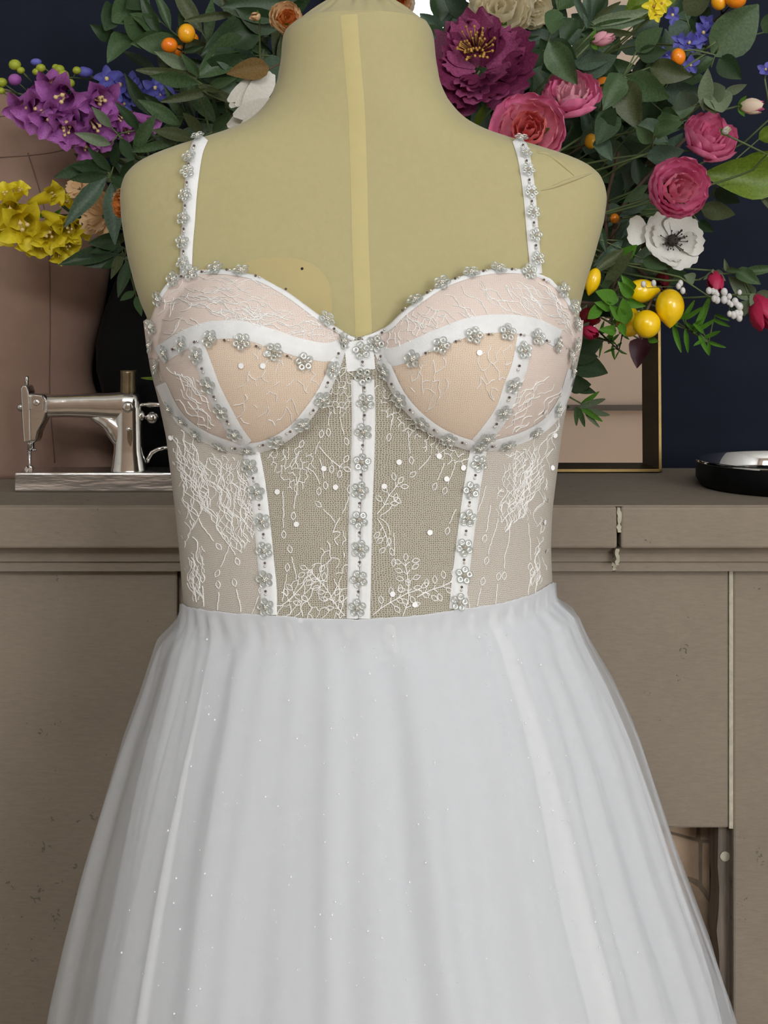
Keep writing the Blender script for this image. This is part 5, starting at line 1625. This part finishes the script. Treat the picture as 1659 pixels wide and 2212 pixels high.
# --- blue delphiniums
def star(parent, x, y, d, Rpx, mn, axis, n=5, eye='throat'):
    ax = Vector(axis).normalized(); R = Rpx / F * d; c = P(x, y, d)
    xv = ax.orthogonal().normalized(); a0 = lr.uniform(0, 6)
    for k in range(n):
        dr = Matrix.Rotation(a0 + k * 2 * math.pi / n, 3, ax) @ xv
        put_leaf(parent, c, c + (dr + ax * .3) * R, 'round', mn, lr.uniform(-.4, .4), .85, 'petal')
    b = MB(); b.ball(c + ax * R * .15, R * .17, 6, 5); b.make('eye', MT[eye], parent)
    TIES.append((parent, c - ax * R * .02, 'pedicel'))
t, _ = plant('delphinium', 'blue-violet delphinium beside the purple foxglove', 'flower', 215, 165, 1.75, via=[P(380, 240, 1.75)])
for (x, y, r) in [(232,172,30),(262,185,34),(298,206,34),(334,192,30),(245,200,26),(318,214,26),(372,210,22),(285,180,26),(350,205,24),(268,225,22)]:
    star(t, x, y, 1.738 + lr.uniform(-.008, .008), r, 'violet', (lr.uniform(-.6, .6), -1, lr.uniform(-.3, .6)))
for (x, y, r) in [(78,134,10),(184,156,14),(180,150,8)]:
    b = MB(); b.ball(P(x, y, 1.735), r / F * 1.7, 8, 6, (1.3, 1, .8)); b.make('bud', MT['violet'], t)
    b = MB(); b.tube([P(x, y, 1.735), P(x + 40, y + 30, 1.752), P(235, 175, 1.752)], .0009, 5); b.make('bud_stalk', MT['stem_green'], t)
t, _ = plant('delphinium', 'blue delphinium trailing behind the single kumquat', 'flower', 1520, 60, 1.66, via=[P(1440, 200, 1.70)])
for (x, y, r) in [(1488,90,26),(1518,70,26),(1450,32,22),(1528,50,22),(1470,88,20),(1425,122,22),(1490,140,22),(1440,120,16),(1505,85,22)]:
    star(t, x, y, 1.64, r, 'violet', (lr.uniform(-.8, .8), -1, lr.uniform(-.8, .3)))
t, _ = plant('delphinium', 'lone blue delphinium floret beside the far rosebud', 'flower', 1652, 170, 1.62, via=[P(1600, 300, 1.66)])
star(t, 1655, 152, 1.62, 20, 'violet', (-.3, -.8, .6))
t, _ = plant('yellow_blossom', 'small yellow blossom among the top leaves', 'flower', 1420, 25, 1.66)
for (x, y, r) in [(1412,15,26),(1428,8,22),(1415,32,18)]: star(t, x, y, 1.63, r, 'yellow', (lr.uniform(-.4, .4), -1, 0), eye='stamen')

# --- kumquats
def fruit(parent, x, y, d, rx, rz, mn, ax=(0, 0, 1), name='kumquat', nip=False):
    b = MB()
    z = Vector(ax).normalized(); xv = z.orthogonal().normalized(); yv = z.cross(xv)
    M = Matrix((xv, yv, z)).transposed()
    s = 1 / F * d
    prof = []
    for i in range(15):
        a = math.pi * i / 14
        r = math.sin(a) * rx; h = -math.cos(a) * rz
        if nip and a < .6: h -= (0.6 - a) * rz * .42; r *= .85 + .25 * a
        prof.append((max(.01, r) * s, h * s))
    c = P(x, y, d)
    b.lathe(prof, Matrix.Translation(c) @ M.to_4x4(), 20)
    o = b.make(name, MT[mn], parent)
    return c, z * (rz * s)
t, _ = plant('kumquat_sprig', 'pair of orange kumquats on a twig against the navy wall', 'fruit', 395, 110, 1.68, stem='stem_brown')
for q in [(403,72,19,21,'kumquat_pale',1.65),(366,98,18,17,'kumquat',1.65),(414,84,15,14,'kumquat',1.69),(388,110,14,13,'kumquat',1.69)]:
    fruit(t, q[0], q[1], q[5], q[2], q[3], q[4])
    b = MB(); b.tube([P(q[0], q[1], q[5] + .01), P(395, 110, 1.68)], .0012, 5); b.make('fruit_stalk', MT['stem_brown'], t)
put_leaf(t, P(395, 112, 1.67), P(440, 100, 1.66), 'lance', 'leaf_dark', .2); put_leaf(t, P(385, 95, 1.68), P(290, 92, 1.67), 'ovate', 'leaf_mid', .2)
t, _ = plant('kumquat_sprig', 'orange kumquats at the top beside the big dark leaf', 'fruit', 1560, 30, 1.64, stem='stem_brown')
for q in [(1590,0,22,18,'kumquat',1.60),(1553,4,17,18,'kumquat_pale',1.61)]:
    fruit(t, q[0], q[1], q[5], q[2], q[3], q[4])
    b = MB(); b.tube([P(q[0], q[1], q[5] + .01), P(1560, 30, 1.64)], .0012, 5); b.make('fruit_stalk', MT['stem_brown'], t)
t, _ = plant('kumquat_sprig', 'single orange kumquat hanging by the blue delphinium', 'fruit', 1530, 112, 1.60)
fruit(t, 1465, 123, 1.585, 16, 19, 'kumquat')
b = MB(); b.tube([P(1465, 110, 1.59), P(1500, 108, 1.595), P(1545, 118, 1.60), P(1536, 145, 1.60)], .0012, 5); b.make('fruit_stalk', MT['stem_green'], t)
b = MB(); b.tube([P(1520, 110, 1.60), P(1546, 90, 1.59)], .0013, 5); b.make('twiglet', MT['stem_green'], t)
b = MB(); b.tube([P(1545, 116, 1.60), P(1556, 98, 1.59)], .0013, 5); b.make('twiglet', MT['stem_green'], t)
for i, (x, y, r, lab) in enumerate([(1305,190,22,'dark orange kumquat in the shade behind the upright pink rose'), (1277,305,15,'yellow kumquat half hidden under the coral-hearted rose'), (1328,472,10,'tiny orange kumquat on the twig by the dress form shoulder')]):
    t, _ = plant('kumquat_sprig', lab, 'fruit', x, y, 1.67, stem='stem_brown'); fruit(t, x, y, 1.66, r, r * 1.1, 'kumquat' if i != 1 else 'kumquat_pale')
# --- lemons
t, _ = plant('lemon_sprig', 'cluster of four glossy yellow lemons hanging from a brown twig', 'fruit', 1428, 622, 1.61, stem='stem_brown', r=.004, via=[P(1240, 640, 1.66), P(1340, 606, 1.60)], lift=0)
for q in [(1385,629,40,30,1.59,(-1,0,-.05)),(1447,662,31,38,1.57,(0,0,-1)),(1397,700,30,31,1.565,(0,-.6,-1)),(1358,694,27,34,1.60,(.1,0,-1))]:
    ax_ = q[5]
    if abs(ax_[0]) > .5: fruit(t, q[0], q[1], q[4], 26, 34, 'lemon', ax_, 'lemon', True)
    else: fruit(t, q[0], q[1], q[4], q[2], q[3], 'lemon', (-ax_[0], -ax_[1], -ax_[2]) if q[0] == 1447 else ax_, 'lemon', q[0] != 1397)
    b = MB(); b.tube([P(q[0], q[1] - (30 if abs(ax_[0]) < .5 else 0), q[4]), P(1420, 625, 1.61)], .0016, 6); b.make('fruit_stalk', MT['stem_brown'], t)
for q in [(1365,640,1338,612),(1350,690,1318,660),(1352,700,1345,640),(1340,700,1350,725),(1355,650,1390,662),(1335,650,1282,630),(1330,715,1300,712),(1300,660,1265,690),(1320,665,1290,655),(1370,625,1345,600),(1400,730,1422,738)]:
    put_leaf(t, P(q[0], q[1], 1.575), P(q[2], q[3], 1.56), 'ovate', 'leaf_fresh', lr.uniform(-.3, .3), .9)
t, _ = plant('lemon_sprig', 'lone lemon half hidden behind the dress form arm edge', 'fruit', 1286, 600, 1.60, stem='stem_brown')
fruit(t, 1281, 606, 1.58, 16, 28, 'lemon', (.3, 0, 1), 'lemon', True)
put_leaf(t, P(1300, 620, 1.60), P(1325, 605, 1.59), 'ovate', 'leaf_mid', 0)
# --- rosemary-like sprig, white berries, tulip leaves
t, pts = plant('green_sprig', 'curly fresh green sprig hanging right of the lemons', 'foliage', 1530, 740, 1.60, via=[P(1430, 650, 1.62), P(1480, 705, 1.61)], lift=0)
for q in [(1455,700,1470,760),(1465,705,1450,690),(1480,712,1490,765),(1490,712,1515,690),(1500,720,1535,640),(1505,715,1545,690),(1510,725,1530,765),(1520,730,1560,715),(1530,738,1562,750),(1530,740,1535,772),(1480,690,1520,660),(1475,690,1500,650),(1500,715,1480,690),(1520,720,1500,700),(1540,690,1575,705),(1545,680,1570,690),(1455,690,1490,680),(1520,735,1500,745)]:
    put_leaf(t, P(q[0], q[1], 1.60), P(q[2], q[3], 1.58), 'strap', 'leaf_fresh', lr.uniform(-.5, .5), 1.1)
t, pts = plant('berry_spray', 'spray of small white berries between lemons and crimson tulip', 'flower', 1600, 660, 1.565, via=[P(1470, 618, 1.55), P(1550, 640, 1.565)], lift=0, r=.0015)
bg = random.Random(4)
for k in range(34):
    x, y = bg.uniform(1528, 1605), bg.uniform(625, 690)
    if (x - 1528) * .6 + 615 > y + 30 or y > 650 and x < 1560: continue
    b = MB(); b.ball(P(x, y, 1.548), bg.uniform(5, 8) / F * 1.548, 8, 6, (1, 1, 1.2)); b.make('berry', MT['pearl'], t)
    b = MB(); b.tube([P(x, y, 1.551), P(1575, 650, 1.565)], .0005, 4); b.make('berry_stalk', MT['stem_green'], t)
for (x, y) in [(1412,612),(1390,614),(1470,612),(1475,628),(1466,618)]:
    b = MB(); b.ball(P(x, y, 1.53), 6 / F * 1.53, 8, 6, (1, 1, 1.3)); b.make('berry', MT['pearl'], t)
    b = MB(); b.tube([P(x, y, 1.532), P(x + 8, y + 8, 1.54), P(1470, 618, 1.55)], .0004, 4); b.make('berry_stalk', MT['stem_green'], t)
feature('tulip_leaf', 'pale leaves at the crimson tulip stem end', 1600, 590, 1.60,
        [(1640,640,1590,612,'ovate','leaf_sage'),(1620,650,1600,690,'ovate','leaf_sage'),(1590,585,1640,610,'ovate','leaf_mid'),(1560,580,1600,585,'lance','leaf_mid'),(1600,588,1680,578,'lance','leaf_mid'),(1500,605,1480,595,'ovate','leaf_sage'),(1572,588,1566,566,'lance','leaf_sage')], via=[P(1440, 600, 1.62), P(1520, 570, 1.61)], lift=0)
feature('plum_leaf', 'single plum-coloured leaf hanging in front of the mirror under the lemons', 1385, 735, 1.66, [(1388,730,1375,788,'ovate','leaf_plum')], 1.2, via=[P(1300, 700, 1.68)], lift=0)
feature('ivy_sprig', 'dark green ivy leaves beside the gown cup in front of the mirror', 1250, 760, 1.70,
        [(1240,760,1300,740,'ovate','leaf_dark'),(1235,780,1312,805,'ovate','leaf_dark'),(1240,770,1290,770,'ovate','leaf_dark'),(1225,830,1280,830,'ovate','leaf_dark'),(1230,740,1280,720,'lance','leaf_olive'),(1225,830,1290,850,'lance','leaf_dark')], 1.2, via=[P(1200, 720, 1.72)], lift=0)
feature('variegated_sprig', 'small cream-edged green sprig beside the gown waist standing in for leaves reflected in the mirror', 1270, 880, 1.74,  # solid leaves added in place of a reflection in the mirror
        [(1250,880,1310,860,'strap','leaf_sage'),(1255,880,1300,910,'strap','leaf_fresh'),(1250,882,1265,925,'strap','leaf_mid'),(1245,880,1245,918,'strap','leaf_mid'),(1260,885,1320,898,'strap','leaf_sage'),(1255,875,1290,850,'strap','leaf_fresh'),(1265,890,1290,920,'strap','leaf_sage')], 1.3, via=[P(1180, 760, 1.74), P(1215, 840, 1.74)], lift=0)

# brown bare twigs
def run_twigs():
    for i, pts in enumerate([[(1290,560),(1330,470),(1390,390),(1480,300)], [(1280,600),(1320,430),(1330,330)], [(1230,640),(1330,618),(1390,606),(1480,608)]]):
        p3 = [P(x, y, (1.68, 1.66, 1.665)[i]) for x, y in pts]
        a = slot(pts[-1][0], 1.66)
        t = thing('bare_twig', a, ['bare brown twig slanting up behind the large pink rose', 'upright bare twig at the dress form shoulder', 'thick brown lemon-tree twig arching over the lemons'][i], 'twig')
        PLANTS.add(t.name)
        rg = random.Random(i + 50)
        fp = clear_tube(t, lambda k: stem_path(a, p3, rg, k, .02, True), .0042, .0022, 300, 7, 'stem', 'stem_brown', .02)
        STEMPTS[t.name] = fp
        for k in range(3):
            q = fp[int(len(fp) * (.5 + .14 * k))]
            r2 = random.Random(i * 9 + k)
            def mk(c):
                sg = (-1) ** (k + c); e = .004 * min(c, 6)
                return [q, q + Vector((.012 * sg + r2.uniform(-e, e), -.01 + r2.uniform(-e, e), .016)), q + Vector((.016 * sg + r2.uniform(-e, e), -.012 + r2.uniform(-e, e), .03 - .001 * c))]
            clear_tube(t, mk, .0018, .0008, 20, 5, 'twiglet', 'stem_brown', .02)
# every head stands: now the stems, then twigs, leaves and the foliage behind, each clear of its neighbours
run_twigs()
run_stems()
run_leaves()
DEFER[0] = False
# --- foliage fans (behind the blooms), right-hand side
G1 = 'dark leafy branches filling the back of the arrangement'
LD = ['leaf_dark', 'leaf_dark', 'leaf_mid', 'leaf_blue']
RB = [((950,330),(1010,150),(1010,-40)), ((960,340),(1090,180),(1120,30)), ((960,360),(1130,230),(1200,60)), ((980,380),(1180,240),(1290,20)), ((1000,400),(1230,260),(1390,40)),
      ((1000,400),(1260,290),(1450,170)), ((1020,440),(1270,340),(1420,270)), ((1020,480),(1290,420),(1400,360)), ((1100,460),(1290,330),(1330,190)), ((1000,330),(1080,230),(1085,110)),
      ((1040,420),(1240,330),(1300,250)), ((1080,520),(1290,500),(1390,440)), ((1100,560),(1290,560),(1370,520)), ((950,250),(960,120),(950,40)), ((1060,420),(1280,150),(1330,-30)), ((1060,430),(1200,180),(1230,-20)), ((1100,400),(1330,250),(1500,60)),((1100,420),(1380,230),(1480,-30)),((1050,520),(1290,430),(1395,330)),((1050,560),(1280,470),(1360,410)),((1040,400),(1250,230),(1285,160)),((1000,300),(1120,120),(1165,-20)),((1100,640),(1280,620),(1390,600))]
RL = ['peony and neck', 'big cream rose', 'half-open cream rose', 'willow sprig', 'yellow blossom', 'single kumquat', 'tall pink rose base', 'flat blue-green leaf', 'rose with the upright petal', 'burgundy peony edge',
      'dark orange kumquat', 'large pink rose', 'white anemone', 'neck of the cream dress form', 'lime-green top leaf', 'small pale pink rosebud', 'blue delphinium', 'top pair of kumquats', 'gap above the large pink rose', 'bare brown twig', 'foot of the pale pink rosebud', 'half-open cream rose top', 'arching lemon twig']
for i, p in enumerate(RB):
    branch('dark green ovate-leaved branch whose tip reaches the ' + RL[i], [(q[0], q[1], 1.70 + .07 * (i % 3) / 2 if i < 18 else 1.78) for q in p], LD, 'ovate', 92, 11, s0=.25, group=G1, seed=i, rollv=.6)
# left-hand side: narrow grey-green leaves
G2 = 'grey-green narrow-leaved branches behind the foxgloves'
LB = [((640,330),(520,200),(430,60)), ((640,320),(500,180),(340,40)), ((640,340),(470,240),(330,150)), ((640,360),(440,270),(300,240)), ((600,380),(380,330),(250,330)), ((620,300),(560,150),(520,-20)),
      ((600,420),(350,400),(240,370)), ((640,250),(590,120),(590,0)), ((600,460),(330,480),(240,470)), ((640,300),(480,290),(390,290)), ((640,280),(540,220),(480,110))]
LL = ['pair of kumquats', 'rounded leaves by the navy wall', 'olive sprig', 'blue-violet delphinium', 'purple foxglove tail', 'blush rosebud by the neck', 'small peach blossom', 'peach rose at the neck', 'yellow foxglove stem', 'strap on the shoulder', 'brown magnolia leaf']
for i, p in enumerate(LB):
    branch('grey-green narrow-leaved branch whose tip reaches the ' + LL[i], [(q[0], q[1], 1.70 + .06 * (i % 3) / 2) for q in p], ['leaf_mid', 'leaf_dark', 'leaf_olive', 'leaf_dark'], 'lance', 112, 11, s0=.3, group=G2, seed=i + 40, rollv=.6, spread=.75)
